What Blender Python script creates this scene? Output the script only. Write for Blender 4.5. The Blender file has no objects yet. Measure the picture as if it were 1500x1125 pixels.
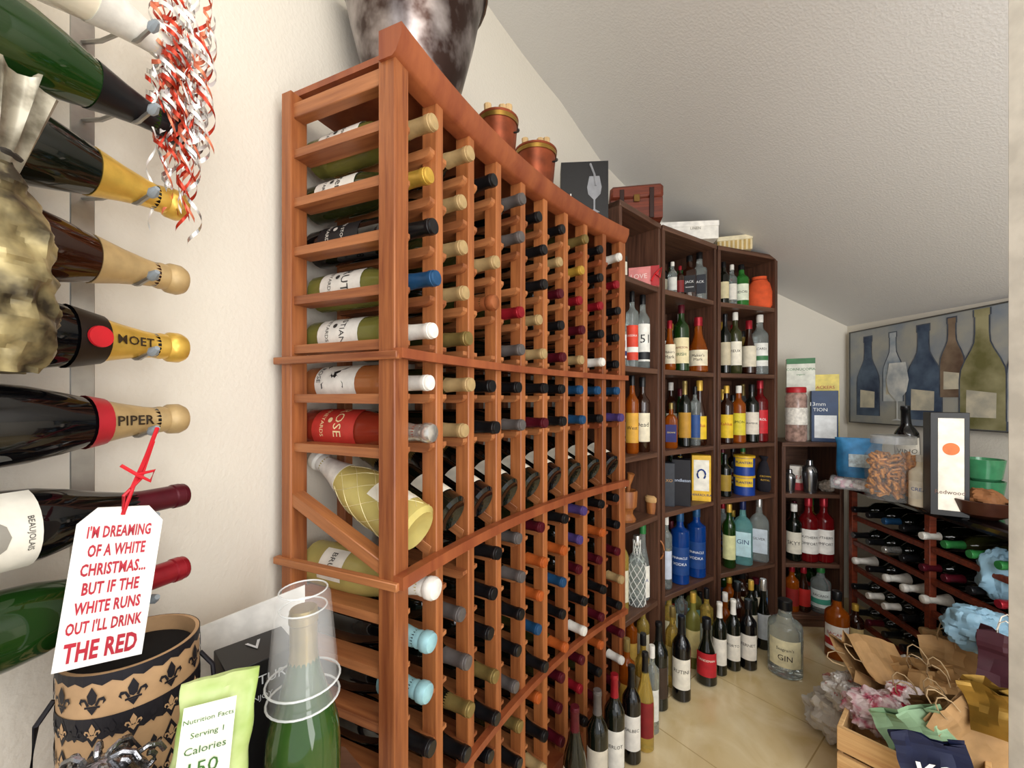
import bpy, math, random
from mathutils import Vector, Matrix, noise
RN=random.Random(11)
SC=bpy.context.scene; COL=SC.collection
try: SC.view_settings.view_transform='Standard'
except Exception: pass
F=600.0; EH=1.2; HY=585.0
# ---------------------------------------------------------------- materials
MATS={}
def lin(h):
    h=h.lstrip('#'); c=[int(h[i:i+2],16)/255 for i in (0,2,4)]
    return [x/12.92 if x<=.04045 else ((x+.055)/1.055)**2.4 for x in c]
def node(nt,t,**k):
    n=nt.nodes.new(t)
    for a,b in k.items(): setattr(n,a,b)
    return n
def mat(h,rough=.5,metal=0,var=.12,scale=30,bump=0,trans=0,alpha=1,coat=0,h2=None,ior=1.45,thr=(.35,.65)):
    key=(h,rough,metal,var,scale,bump,trans,alpha,coat,h2,ior,thr)
    if key in MATS: return MATS[key]
    m=bpy.data.materials.new('m_'+h.strip('#')); m.use_nodes=True; nt=m.node_tree
    p=nt.nodes['Principled BSDF']; c=lin(h)
    tc=node(nt,'ShaderNodeTexCoord'); nz=node(nt,'ShaderNodeTexNoise'); nz.inputs['Scale'].default_value=scale; nz.inputs['Detail'].default_value=4
    nt.links.new(tc.outputs['Object'],nz.inputs['Vector'])
    cr=node(nt,'ShaderNodeValToRGB'); cr.color_ramp.elements[0].position=thr[0]; cr.color_ramp.elements[1].position=thr[1]
    if h2: a=c; b=lin(h2)
    else: a=[x*(1-var) for x in c]; b=[min(1,x*(1+var)) for x in c]
    cr.color_ramp.elements[0].color=(*a,1); cr.color_ramp.elements[1].color=(*b,1)
    nt.links.new(nz.outputs['Fac'],cr.inputs['Fac']); nt.links.new(cr.outputs['Color'],p.inputs['Base Color'])
    p.inputs['Roughness'].default_value=rough; p.inputs['Metallic'].default_value=metal
    p.inputs['Transmission Weight'].default_value=trans; p.inputs['Alpha'].default_value=alpha
    p.inputs['Coat Weight'].default_value=coat; p.inputs['IOR'].default_value=ior
    if bump:
        bp=node(nt,'ShaderNodeBump'); bp.inputs['Strength'].default_value=bump; bp.inputs['Distance'].default_value=.003
        nt.links.new(nz.outputs['Fac'],bp.inputs['Height']); nt.links.new(bp.outputs['Normal'],p.inputs['Normal'])
    MATS[key]=m; return m
def wood(name,h1,h2,axis,rough=.45,rnd=.35,sc=14,lo=.28,hi=.66):
    if name in MATS: return MATS[name]
    m=bpy.data.materials.new(name); m.use_nodes=True; nt=m.node_tree; p=nt.nodes['Principled BSDF']
    tc=node(nt,'ShaderNodeTexCoord'); mp=node(nt,'ShaderNodeMapping'); s=[sc*6]*3; s[axis]=sc*.3
    mp.inputs['Scale'].default_value=s; nt.links.new(tc.outputs['Object'],mp.inputs['Vector'])
    oi=node(nt,'ShaderNodeObjectInfo'); ml=node(nt,'ShaderNodeMath',operation='MULTIPLY'); ml.inputs[1].default_value=37
    nt.links.new(oi.outputs['Random'],ml.inputs[0]); nt.links.new(ml.outputs[0],mp.inputs['Location'])
    nz=node(nt,'ShaderNodeTexNoise'); nz.inputs['Scale'].default_value=1; nz.inputs['Detail'].default_value=7; nz.inputs['Roughness'].default_value=.6; nz.inputs['Distortion'].default_value=.3
    nt.links.new(mp.outputs['Vector'],nz.inputs['Vector'])
    a=node(nt,'ShaderNodeMath',operation='MULTIPLY_ADD'); a.inputs[1].default_value=rnd; nt.links.new(oi.outputs['Random'],a.inputs[0]); nt.links.new(nz.outputs['Fac'],a.inputs[2])
    cr=node(nt,'ShaderNodeValToRGB'); cr.color_ramp.elements[0].position=lo; cr.color_ramp.elements[1].position=min(1,hi+rnd)
    cr.color_ramp.elements[0].color=(*lin(h1),1); cr.color_ramp.elements[1].color=(*lin(h2),1)
    nt.links.new(a.outputs[0],cr.inputs['Fac']); nt.links.new(cr.outputs['Color'],p.inputs['Base Color'])
    p.inputs['Roughness'].default_value=rough
    bp=node(nt,'ShaderNodeBump'); bp.inputs['Strength'].default_value=.15; bp.inputs['Distance'].default_value=.002
    nt.links.new(nz.outputs['Fac'],bp.inputs['Height']); nt.links.new(bp.outputs['Normal'],p.inputs['Normal'])
    MATS[name]=m; return m
WZ=wood('redwood_upright','#5e2410','#b97340',2); WY=wood('redwood_rail','#632812','#bf7d4c',1)
WX=wood('redwood_trim','#72301a','#9c5630',2,rnd=.05,sc=3)
DKZ=wood('walnut_upright','#2f1b13','#674534',2,rnd=.1); DKX=wood('walnut_shelf','#38221a','#72503d',0,rnd=.1)
PINE=wood('pine_board','#b98552','#e2bd85',0,rnd=.1); MAHOG=wood('mahogany','#44180d','#8a3c22',0,rnd=.1)
OLIVE=wood('turned_wood','#6d3416','#b0703a',2,rnd=.1)
def wallmat(name,h1,h2,sc,st,dist):
    m=bpy.data.materials.new(name); m.use_nodes=True; nt=m.node_tree; p=nt.nodes['Principled BSDF']
    tc=node(nt,'ShaderNodeTexCoord'); nz=node(nt,'ShaderNodeTexNoise'); nz.inputs['Scale'].default_value=sc; nz.inputs['Detail'].default_value=3
    nt.links.new(tc.outputs['Object'],nz.inputs['Vector'])
    r=node(nt,'ShaderNodeValToRGB'); r.color_ramp.elements[0].position=.38; r.color_ramp.elements[1].position=.65
    nt.links.new(nz.outputs['Fac'],r.inputs['Fac'])
    n2=node(nt,'ShaderNodeTexNoise'); n2.inputs['Scale'].default_value=1.3; nt.links.new(tc.outputs['Object'],n2.inputs['Vector'])
    c=node(nt,'ShaderNodeValToRGB'); c.color_ramp.elements[0].color=(*lin(h1),1); c.color_ramp.elements[1].color=(*lin(h2),1)
    nt.links.new(n2.outputs['Fac'],c.inputs['Fac']); nt.links.new(c.outputs['Color'],p.inputs['Base Color'])
    bp=node(nt,'ShaderNodeBump'); bp.inputs['Strength'].default_value=st; bp.inputs['Distance'].default_value=dist
    nt.links.new(r.outputs['Color'],bp.inputs['Height']); nt.links.new(bp.outputs['Normal'],p.inputs['Normal'])
    p.inputs['Roughness'].default_value=.85; return m
WALL=wallmat('knockdown_wall','#dfd8c9','#e6e0d4',120,.22,.0018); CEIL=wallmat('knockdown_ceiling','#dbdad8','#e0dfdd',150,.22,.0014)
def floormat():
    m=bpy.data.materials.new('marble_tile'); m.use_nodes=True; nt=m.node_tree; p=nt.nodes['Principled BSDF']
    tc=node(nt,'ShaderNodeTexCoord'); mp=node(nt,'ShaderNodeMapping'); mp.inputs['Rotation'].default_value=(0,0,.9); nt.links.new(tc.outputs['Object'],mp.inputs['Vector'])
    br=node(nt,'ShaderNodeTexBrick'); br.offset=0; br.inputs['Scale'].default_value=1; br.inputs['Brick Width'].default_value=.45; br.inputs['Row Height'].default_value=.45
    br.inputs['Mortar Size'].default_value=.0022; nt.links.new(mp.outputs['Vector'],br.inputs['Vector'])
    nz=node(nt,'ShaderNodeTexNoise'); nz.inputs['Scale'].default_value=5; nz.inputs['Detail'].default_value=10; nz.inputs['Distortion'].default_value=1.2
    nt.links.new(mp.outputs['Vector'],nz.inputs['Vector'])
    c=node(nt,'ShaderNodeValToRGB'); e=c.color_ramp.elements; e[0].position=.3; e[0].color=(*lin('#d2b985'),1); e[1].position=.72; e[1].color=(*lin('#eddcb4'),1)
    nt.links.new(nz.outputs['Fac'],c.inputs['Fac']); mx=node(nt,'ShaderNodeMixRGB'); nt.links.new(br.outputs['Fac'],mx.inputs[0]); nt.links.new(c.outputs['Color'],mx.inputs[1]); mx.inputs[2].default_value=(*lin('#bda373'),1)
    nt.links.new(mx.outputs[0],p.inputs['Base Color']); p.inputs['Roughness'].default_value=.14; return m
# ---------------------------------------------------------------- mesh builder
_tc={}
def text_geo(s,bold=0):
    if (s,bold) in _tc: return _tc[(s,bold)]
    cu=bpy.data.curves.new('t','FONT'); cu.body=s; cu.align_x='CENTER'; cu.align_y='CENTER'; cu.resolution_u=2; cu.offset=bold
    if bold: cu.space_character=1.06
    ob=bpy.data.objects.new('t',cu); COL.objects.link(ob); dg=bpy.context.evaluated_depsgraph_get(); dg.update()
    me=bpy.data.meshes.new_from_object(ob.evaluated_get(dg)); vs=[tuple(v.co) for v in me.vertices]; fs=[tuple(p.vertices) for p in me.polygons]
    bpy.data.objects.remove(ob); bpy.data.meshes.remove(me); bpy.data.curves.remove(cu)
    xs=[v[0] for v in vs] or [0,1]; ys=[v[1] for v in vs] or [0,1]
    cx=(min(xs)+max(xs))/2; cy=(min(ys)+max(ys))/2
    _tc[(s,bold)]=([((v[0]-cx),(v[1]-cy)) for v in vs],fs,max(xs)-min(xs),max(ys)-min(ys)); return _tc[(s,bold)]
class MB:
    def __init__(s): s.v=[];s.f=[];s.m=[]
    def add(s,vs,fs,mi=0,M=None):
        b=len(s.v)
        for v in vs: s.v.append(tuple(M@Vector(v)) if M is not None else tuple(v))
        for f in fs: s.f.append(tuple(b+i for i in f)); s.m.append(mi)
        return s
    def box(s,x0,x1,y0,y1,z0,z1,mi=0,M=None,c=None):
        lo=(x0,y0,z0); hi=(x1,y1,z1)
        if c is None: c=min(.0015,min(x1-x0,y1-y0,z1-z0)*.2)
        vs=[];ix={}
        for sx in (0,1):
            for sy in (0,1):
                for sz in (0,1):
                    for a in range(3):
                        sg=(sx,sy,sz); p=[(hi[i] if sg[i] else lo[i])+(0 if i==a else (-c if sg[i] else c)) for i in range(3)]
                        ix[(sg,a)]=len(vs); vs.append(p)
        fs=[]
        for a in range(3):
            b,d=[(1,2),(0,2),(0,1)][a]
            for g in (0,1):
                q=[]
                for (i,j) in ((0,0),(1,0),(1,1),(0,1)):
                    sg=[0,0,0]; sg[a]=g; sg[b]=i; sg[d]=j; q.append(ix[(tuple(sg),a)])
                fs.append(q)
            for i in (0,1):
                for j in (0,1):
                    s0=[0,0,0]; s0[b]=i; s0[d]=j; s1=list(s0); s1[a]=1; s0=tuple(s0); s1=tuple(s1)
                    fs.append([ix[(s0,b)],ix[(s1,b)],ix[(s1,d)],ix[(s0,d)]])
        for sx in (0,1):
            for sy in (0,1):
                for sz in (0,1): fs.append([ix[((sx,sy,sz),a)] for a in range(3)])
        return s.add(vs,fs,mi,M)
    def rings(s,rs,n=20,mi=0,M=None,caps=(1,1)):
        vs=[];fs=[]
        for (rx,ry,z,e) in rs:
            for k in range(n):
                a=2*math.pi*(k+.5)/n; c=math.cos(a); q=math.sin(a); d=(abs(c)**e+abs(q)**e)**(-1/e)
                vs.append((rx*c*d,ry*q*d,z))
        for i in range(len(rs)-1):
            for k in range(n): fs.append((i*n+k,i*n+(k+1)%n,(i+1)*n+(k+1)%n,(i+1)*n+k))
        if caps[0]: fs.append(tuple(range(n))[::-1])
        if caps[1]: fs.append(tuple((len(rs)-1)*n+k for k in range(n)))
        return s.add(vs,fs,mi,M)
    def lathe(s,pr,n=20,mi=0,M=None,caps=(1,1)): return s.rings([(r,r,z,2) for r,z in pr],n,mi,M,caps)
    def prism(s,poly,h0,h1,mi=0,M=None):
        n=len(poly); vs=[(x,y,h0) for x,y in poly]+[(x,y,h1) for x,y in poly]
        fs=[tuple(range(n))[::-1],tuple(range(n,2*n))]+[(i,(i+1)%n,n+(i+1)%n,n+i) for i in range(n)]
        return s.add(vs,fs,mi,M)
    def tube(s,pts,r,n=6,mi=0,M=None,closed=False):
        pts=[Vector(p) for p in pts]; vs=[];fs=[];N=len(pts); up=Vector((0,0,1))
        for i,p in enumerate(pts):
            t=(pts[(i+1)%N if closed else min(i+1,N-1)]-pts[(i-1)%N if closed else max(i-1,0)]).normalized()
            a=t.cross(up); 
            if a.length<.1: a=t.cross(Vector((1,0,0)))
            a.normalize(); b=t.cross(a)
            rr=r[i] if isinstance(r,(list,tuple)) else r
            for k in range(n):
                g=2*math.pi*k/n; vs.append(p+a*(rr*math.cos(g))+b*(rr*math.sin(g)))
        for i in range(N if closed else N-1):
            j=(i+1)%N
            for k in range(n): fs.append((i*n+k,i*n+(k+1)%n,j*n+(k+1)%n,j*n+k))
        if not closed: fs.append(tuple(range(n))); fs.append(tuple((N-1)*n+k for k in range(n)))
        return s.add(vs,fs,mi,M)
    def text(s,t,fn,h=None,w=None,mi=1,M=None,stretch=False,bold=0):
        vs,fs,tw,th=text_geo(t,bold)
        if not vs: return s
        k=(h/max(th,.001)) if h else w/tw
        if h and w: k=min(k,w/tw)
        kx=ky=k
        if stretch: kx=w/tw; ky=h/th
        return s.add([fn(x*kx,y*ky) for x,y in vs],fs,mi,M)
    def build(s,name,mats,parent=None,recalc=True,ang=.65):
        me=bpy.data.meshes.new(name); me.from_pydata(s.v,[],s.f)
        if not isinstance(mats,(list,tuple)): mats=[mats]
        for m in mats: me.materials.append(m)
        me.polygons.foreach_set('material_index',[min(i,len(mats)-1) for i in s.m])
        me.polygons.foreach_set('use_smooth',[True]*len(s.f)); me.update()
        if recalc:
            import bmesh
            bm=bmesh.new(); bm.from_mesh(me); bmesh.ops.recalc_face_normals(bm,faces=bm.faces); bm.to_mesh(me); bm.free()
        me.set_sharp_from_angle(angle=ang)
        return link(name,me,parent)
def link(name,me,parent=None):
    o=bpy.data.objects.new(name,me); COL.objects.link(o)
    if parent: o.parent=parent
    return o
def tag(o,label,cat,group=None,kind=None):
    if kind=='structure': o['kind']=kind; return o
    o['label']=label; o['category']=cat
    if group: o['group']=group
    if kind: o['kind']=kind
    return o
def thing(name,label,cat,M=None,group=None):
    o=bpy.data.objects.new(name,None); o.empty_display_size=.02; COL.objects.link(o)
    if M is not None: o.matrix_world=M
    return tag(o,label,cat,group)
def frame(loc,zd=(0,0,1),face=(0,-1,0)):
    z=Vector(zd).normalized(); f=Vector(face); f=(f-z*f.dot(z)).normalized(); y=-f; x=y.cross(z)
    return Matrix(((x.x,y.x,z.x,loc[0]),(x.y,y.y,z.y,loc[1]),(x.z,y.z,z.z,loc[2]),(0,0,0,1)))
def stand(x,y,z,turn=0):
    f=Matrix.Rotation(turn,3,'Z')@Vector((-x,-y,0)); return frame((x,y,z),(0,0,1),f)
ORD=['first','second','third','fourth','fifth','sixth','seventh','eighth','ninth','tenth']
# ---------------------------------------------------------------- setting
def ceil_z(x,y): return 2.514-.47*x+.033*y
R0=2.26; TH0=math.radians(66.3); CX,CY=-.205+R0*math.sin(TH0), .715-R0*math.cos(TH0)
def AP(s,d=0,z=0):
    t=TH0-s/R0; return Vector((CX-(R0+d)*math.sin(t),CY+(R0+d)*math.cos(t),z))
def AT(s): return TH0-s/R0
wall_pts=[(-1.15,-1.04),(-.945,-.48),(-.671,.271),(-.50,.74)]+[tuple(AP(.02+1.0*i/10,.295)[:2]) for i in range(11)]+[(.43,2.01),(.62,2.15),(.83,2.285),(1.05,2.39),(1.28,2.46),(1.6,2.48),(2.03,2.48)]
def strip_wall(pts,name,off):
    b=MB(); n=len(pts); vs=[]; fs=[]
    for i,(x,y) in enumerate(pts):
        a=Vector(pts[max(i-1,0)]); c=Vector(pts[min(i+1,n-1)]); t=(c-a).normalized(); nx,ny=-t.y*off,t.x*off
        zt=ceil_z(x,y)+.01
        vs+=[(x,y,0),(x,y,zt),(x+nx,y+ny,0),(x+nx,y+ny,zt)]
    for i in range(n-1):
        a=4*i;c=a+4
        fs+=[(a,c,c+1,a+1),(a+2,a+3,c+3,c+2),(a+1,c+1,c+3,a+3),(a,a+2,c+2,c)]
    fs+=[(0,1,3,2),(4*n-4,4*n-2,4*n-1,4*n-3)]
    b.add(vs,fs); tag(b.build(name,WALL),'','',kind='structure')
strip_wall(wall_pts,'wall_left',.08)
strip_wall([(2.03,2.56),(2.03,1.5),(2.03,.4)],'wall_right',.08)
b=MB(); b.prism([(-1.3,-1.2),(2.2,-1.2),(2.2,2.7),(-1.3,2.7)],-.05,0); o=b.build('floor',floormat()); tag(o,'','',kind='structure')
cv=[(-1.3,-1.2),(2.2,-1.2),(2.2,2.7),(-1.3,2.7)]
b=MB(); b.add([(x,y,ceil_z(x,y)) for x,y in cv]+[(x,y,ceil_z(x,y)+.06) for x,y in cv],[(0,1,2,3),(7,6,5,4),(0,4,5,1),(1,5,6,2),(2,6,7,3),(3,7,4,0)]); tag(b.build('ceiling',CEIL),'','',kind='structure')
b=MB(); b.box(.544,.70,.40,.45,0,2.25); tag(b.build('trim_1',mat('#e2dfd6',.5)),'','',kind='structure')
# ---------------------------------------------------------------- bottles
PROF={
'bordeaux':([(.45,.03),(.8,0),(1,.02),(1,.62),(.95,.665),(.74,.71),(.5,.75),(.41,.79),(.37,.84),(.36,.96)],[(.425,.79),(.385,.84),(.375,.945),(.405,.950),(.405,.978),(.385,.98),(.385,.994),(.36,1.0)]),
'burgundy':([(.45,.03),(.8,0),(1,.02),(1,.45),(.95,.53),(.80,.61),(.60,.69),(.44,.77),(.36,.84),(.35,.96)],[(.415,.79),(.375,.84),(.37,.945),(.40,.950),(.40,.978),(.38,.98),(.38,.994),(.35,1.0)]),
'champagne':([(.45,.04),(.8,0),(1,.025),(1,.42),(.95,.50),(.82,.58),(.64,.67),(.48,.76),(.40,.82),(.35,.92)],[(.665,.672),(.50,.765),(.40,.84),(.37,.88),(.40,.90),(.38,.92),(.46,.935),(.47,.97),(.40,.99),(.2,1.0)]),
'liquor':([(.85,0),(1,.02),(1,.64),(.95,.68),(.72,.72),(.47,.755),(.40,.79),(.36,.86),(.36,.94)],[(.42,.87),(.42,.99),(.38,1.0)]),
'square':([(.85,0),(1,.02),(1,.62),(.93,.66),(.6,.70),(.42,.74),(.38,.86),(.38,.94)],[(.45,.86),(.45,.99),(.4,1.0)]),
'flask':([(.85,0),(1,.02),(1,.6),(.95,.65),(.7,.71),(.36,.75),(.30,.86),(.30,.94)],[(.34,.86),(.34,.99),(.3,1.0)]),
'tall':([(.85,0),(1,.015),(1,.70),(.96,.73),(.5,.77),(.38,.80),(.36,.9),(.36,.95)],[(.42,.86),(.42,.99),(.38,1.0)]),
'bell':([(.8,0),(1,.03),(1,.30),(.93,.42),(.78,.52),(.55,.62),(.42,.70),(.38,.80),(.38,.94)],[(.45,.84),(.45,.99),(.4,1.0)]),
}
EXPO={'square':5,'flask':3.5}; DEP={'flask':.55,'square':.9}
_mc={}
def cached(key,fn,name,parent):
    if key not in _mc: _mc[key]=fn().data
    else: link(name,_mc[key],parent); return
def glass(h,t=.0,rough=.06):
    return mat(h,rough,0,.15,12,trans=t,coat=.3 if not t else 0,ior=1.36 if t else 1.5)
GL={'dark':glass('#0d110b'),'green':glass('#16330f'),'olive':glass('#33361a'),'brown':glass('#2a1207'),'black':glass('#08080a'),
'clear':glass('#dfe9e6',.85),'gold':glass('#e3c565',.7),'paleg':glass('#d8c778',.30),'amber':glass('#b35a14',.55),'rose':glass('#d98a52',.5),'pink':glass('#a33a26',.4),'blue':glass('#0f3f8a',.3),
'teal':glass('#8fd0cf',.7),'red':glass('#6a0f12',.2),'lime':glass('#3c8a3a',.45),'straw':glass('#8d8a45',.4),'cream':glass('#efe6cf')}
CP={'t':('#b59a6c',.4,.2),'y':('#cda544',.35,.4),'k':('#141416',.3,.1),'b':('#234f78',.35,.3),'w':('#e4e1d8',.4,0),'s':('#cfccc6',.25,.8),'q':('#9ccad2',.4,.2),
'g':('#625d5b',.4,.25),'r':('#9c1f2b',.3,.4),'m':('#551320',.35,.3),'o':('#b85c28',.4,.2),'p':('#574683',.35,.3),'c':('#a8633c',.35,.5),'G':('#8d7a48',.3,.5),'n':('#1a2450',.35,.2),
'e':('#2e7a3d',.4,.1),'Y':('#d8b050',.3,.5)}
CNAME={'t':'tan','y':'yellow','k':'black','b':'blue','w':'white','s':'silver','q':'pale teal','g':'grey','r':'red','m':'maroon','o':'orange','p':'purple','c':'copper','G':'dull gold','n':'navy','e':'green'}
def cmat(k):
    h,r,m=CP[k]; return mat(h,r,m,.1,60)
def bottle(kind,M,H,R,g,cap,label,cat='wine bottle',lab=None,texts=(),group=None,name='wine_bottle',capname='capsule',n=18,labz=(.16,.5),labw=1.15,tcol='#2b2420',extra=None):
    root=thing(name,label,cat,M,group); e=EXPO.get(kind,2); dy=DEP.get(kind,1); body,cp=PROF[kind]
    def mk():
        b=MB(); b.rings([(r*R,r*R*(dy if z<.7 else 1) if r>.5 else r*R,z*H,e if (z<.68 and r>.5) else 2) for r,z in body],n); return b.build('glass_body',GL[g],root)
    cached((kind,H,R,g,n),mk,'glass_body',root)
    def mk2():
        b=MB(); b.lathe([(r*R,z*H) for r,z in cp],n if n<16 else 20); return b.build(capname,cmat(cap),root)
    cached((kind,H,R,'cap',cap,n,capname),mk2,capname,root)
    if lab:
        z0,z1=labz[0]*H,labz[1]*H; b=MB(); rr=R+.0007
        if e==2:
            f=lambda x,y,o=0:((rr+o)*math.sin(x/rr),-(rr+o)*math.cos(x/rr),y)
        else:
            f=lambda x,y,o=0:(x,-(R*dy+.0008+o),y)
        hw=R*labw*(1 if e==2 else .72); N=10
        vs=[];fs=[]
        for i in range(N+1):
            x=-hw+2*hw*i/N; vs+=[f(x,z0),f(x,z1)]
        for i in range(N): fs.append((2*i,2*i+2,2*i+3,2*i+1))
        b.add(vs,fs,0)
        lh=z1-z0
        for (t,fz,fh,mi) in texts:
            zc=z0+fz*lh
            if t=='#':
                vs=[];fs=[]
                for i in range(N+1):
                    x=-hw+2*hw*i/N; vs+=[f(x,zc-fh*lh/2,.0003),f(x,zc+fh*lh/2,.0003)]
                for i in range(N): fs.append((2*i,2*i+2,2*i+3,2*i+1))
                b.add(vs,fs,mi)
            elif t=='@':
                b.add([f(0,zc,.0004)]+[f(math.cos(a*.524)*fh*lh/2,zc+math.sin(a*.524)*fh*lh/2,.0004) for a in range(12)],[(0,1+a,1+(a+1)%12) for a in range(12)],mi)
            else: b.text(t,lambda x,y,zc=zc:f(x,zc+y,.0007),h=fh*lh,w=hw*1.45,mi=mi)
        cols=[mat(lab,.55)]+[mat(c,.5) for c in ([tcol] if isinstance(tcol,str) else tcol)]
        b.build('paper_label',cols,root,recalc=False)
    if extra: extra(root,H,R)
    return root
# ---------------------------------------------------------------- main redwood rack
rack=thing('wine_rack','tall curved redwood wine rack filled with bottles, against the curved wall','wine rack',Matrix.Translation(AP(.5,.1,0)))
RI=rack.matrix_world.inverted()
def placed(o,s,d,z,inc=0):
    o.parent=rack
    o.matrix_local=RI@(Matrix.Translation(AP(s,d,z))@Matrix.Rotation(AT(s),4,'Z')@Matrix.Rotation(inc,4,'X')); return o
PIT=.1133; RZT=[1.707-.0953*k for k in range(7)]; RZB=[.846-.0953*k for k in range(8)]
pm={}
for j in range(10):
    for (key,y0,y1) in (('f',-.016,.02),('r',.235,.262)):
        edge=j in(0,9); k=(key,edge)
        if k not in pm:
            hw=.019 if edge else .0115
            o=MB().box(-hw,hw,y0,y1,0,1.80,c=.002).build('upright_post',WZ,rack); pm[k]=o.data
        else: o=link('upright_post',pm[k],rack)
        placed(o,j*PIT,0,0)
def railmesh(w0,w1):
    b=MB(); pf=[(-.012,0),(.236,0),(.236,-.016),(.006,-.018),(-.006,-.015),(-.012,-.008)]
    n=len(pf); b.add([(w0,y,z) for y,z in pf]+[(w1,y,z) for y,z in pf],[tuple(range(n)),tuple(range(n,2*n))[::-1]]+[(i,i+n,(i+1)%n+n,(i+1)%n) for i in range(n)])
    return b
rl={}; rest=MB(); cnt=0
for j in range(10):
    for z in RZT+RZB:
        w=(-.012,.027) if j==0 else ((-.027,.012) if j==9 else (-.027,.027))
        if cnt<100:
            if w not in rl: o=railmesh(*w).build('bottle_rail',WY,rack); rl[w]=o.data
            else: o=link('bottle_rail',rl[w],rack)
            placed(o,j*PIT,0,z-.0205)
        else:
            q=railmesh(*w); rest.add(q.v,q.f,0,RI@(Matrix.Translation(AP(j*PIT,0,z-.0205))@Matrix.Rotation(AT(j*PIT),4,'Z')))
        cnt+=1
o=rest.build('bottle_rails',WX,rack); o['kind']='stuff'
for j in range(10):
    b=MB(); b.box(-.012 if j else -.016,.012,0,.265,-.012,.012); o=b.build('display_rail',WY,rack); placed(o,j*PIT,0.0,.900,math.radians(24))
def sweep(sec,s0,s1,name,m=WX,n=28):
    b=MB(); vs=[];fs=[];k=len(sec)
    for i in range(n+1):
        s=s0+(s1-s0)*i/n
        for d,z in sec: vs.append(RI@AP(s,d,z))
    for i in range(n):
        for a in range(k): fs.append((i*k+a,i*k+(a+1)%k,(i+1)*k+(a+1)%k,(i+1)*k+a))
    fs.append(tuple(range(k))); fs.append(tuple(n*k+a for a in range(k)))
    b.add(vs,fs); return b.build(name,m,rack)
sweep([(-.014,1.778),(-.022,1.784),(-.034,1.808),(-.034,1.828),(.014,1.828),(.014,1.778)],-.024,1.035,'crown_trim')
sweep([(.014,1.800),(.014,1.812),(.262,1.812),(.262,1.80)],.0,1.02,'top_board')
sweep([(-.032,1.270),(-.032,1.287),(-.012,1.287),(-.012,1.270)],-.02,1.035,'joint_moulding')
sweep([(-.034,.880),(-.034,.902),(-.014,.902),(-.014,.880)],-.02,1.035,'display_front_rail')
sweep([(-.030,.408),(-.030,.426),(-.014,.426),(-.014,.408)],-.02,1.035,'lower_moulding')
sweep([(-.014,.03),(-.014,.10),(.262,.10),(.262,.03)],.02,1.0,'base_board')
b=MB(); b.box(-.012,.012,0,.25,1.748,1.778); o=b.build('end_rail',WY,rack); placed(o,0,0,0)
for zz in (1.275,.885):
    b=MB(); b.box(-.027,-.012,-.026,.275,zz-.007,zz+.007); o=b.build('end_rail',WY,rack); placed(o,0,0,0)
# ---- bottles in the rack
cols=[("tykbwws","wqqkgkkk"),("ttttGtt",".ggGkkgk"),("k.tc.kk","kkkGkkgk"),("gg.rgkg","ggkkgGkg"),("kkkttkm","moobkokt"),("ktmkmkk","kobkommm"),("Gyrmtbb","ppmkwmrk"),("kkrkwbk","komkmokm"),("wrkkkbp","kkmtkmwm")]
col0={0:('straw','#efeae0',['Chardonnay']),1:('olive','#e9e6dc',['Catena']),2:('black','#14161a',['ROUTE STOCK']),3:('straw','#e4e1d8',['BRUT']),4:('straw','#e8e6de',['BASTIAN']),5:('rose','#eceae2',['X']),6:('pink','#b8322a',['ROSE'])}
GRP='bottles lying in the redwood wine rack'
for c,(up,lo) in enumerate(cols):
    for k,ch in enumerate(up+lo):
        if ch=='.': continue
        z=RZT[k] if k<7 else RZB[k-7]
        s=(c+.5)*PIT; t=AT(s); fr=Vector((math.sin(t),-math.cos(t),0)); tg=Vector((math.cos(t),math.sin(t),0))
        jit=RN.uniform(-.012,.012)
        champ=(c==0 and ch=='q') or (c==0 and k in(6,7)) or (c==2 and ch=='c')
        big=c==0 and k==7
        H=.315 if champ else .30; R=.045 if big else (.041 if champ else .0375)
        base=AP(s,H-.043+jit,z+(.008 if big else .003 if champ else 0))
        M=frame(base,fr,-tg*.85+Vector((0,0,.5)))
        lb="%s-necked bottle, %s column from rack's near post, %s"%(CNAME[ch],ORD[c],('%s from the top'%ORD[k]) if k<7 else '%s below the display row'%ORD[k-7])
        g='dark'
        lab=None;tx=();kw={}
        kind='champagne' if champ else RN.choice(['bordeaux','bordeaux','burgundy'])
        if c==0:
            if k in col0:
                g,lab,ts=col0[k]; tcs={2:'#d9d5cc',6:'#e8cfa0',5:'#1a1a1a'}.get(k,'#3a3a38')
                tx=[(ts[0],.62,.18,1),('VINEYARDS',.25,.08,1),('@',.42,.10,1)] if k!=5 else [('X',.45,.55,1),('ROSE',.1,.1,1)]
                kw=dict(labz=(.14,.5),labw=1.35,tcol=tcs); kind=kind if k==6 else ('burgundy' if k in(0,1,3) else 'bordeaux')
            elif k==7: g='paleg'; lab='#e9e5da'; tx=[('BRUT',.5,.2,1)]; kw=dict(labz=(.18,.38),labw=.7)
            else: g='black'
        elif c in(1,2) and k<7: g=RN.choice(['dark','olive','dark'])
        elif RN.random()<.15: g='olive'
        bottle(kind,M,H,R,g,ch,lb,'wine bottle',lab,tx,GRP,n=18 if c<3 else 12,**kw)
dg=['paleg','dark','black','dark','dark','black','dark','dark','black']
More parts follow.
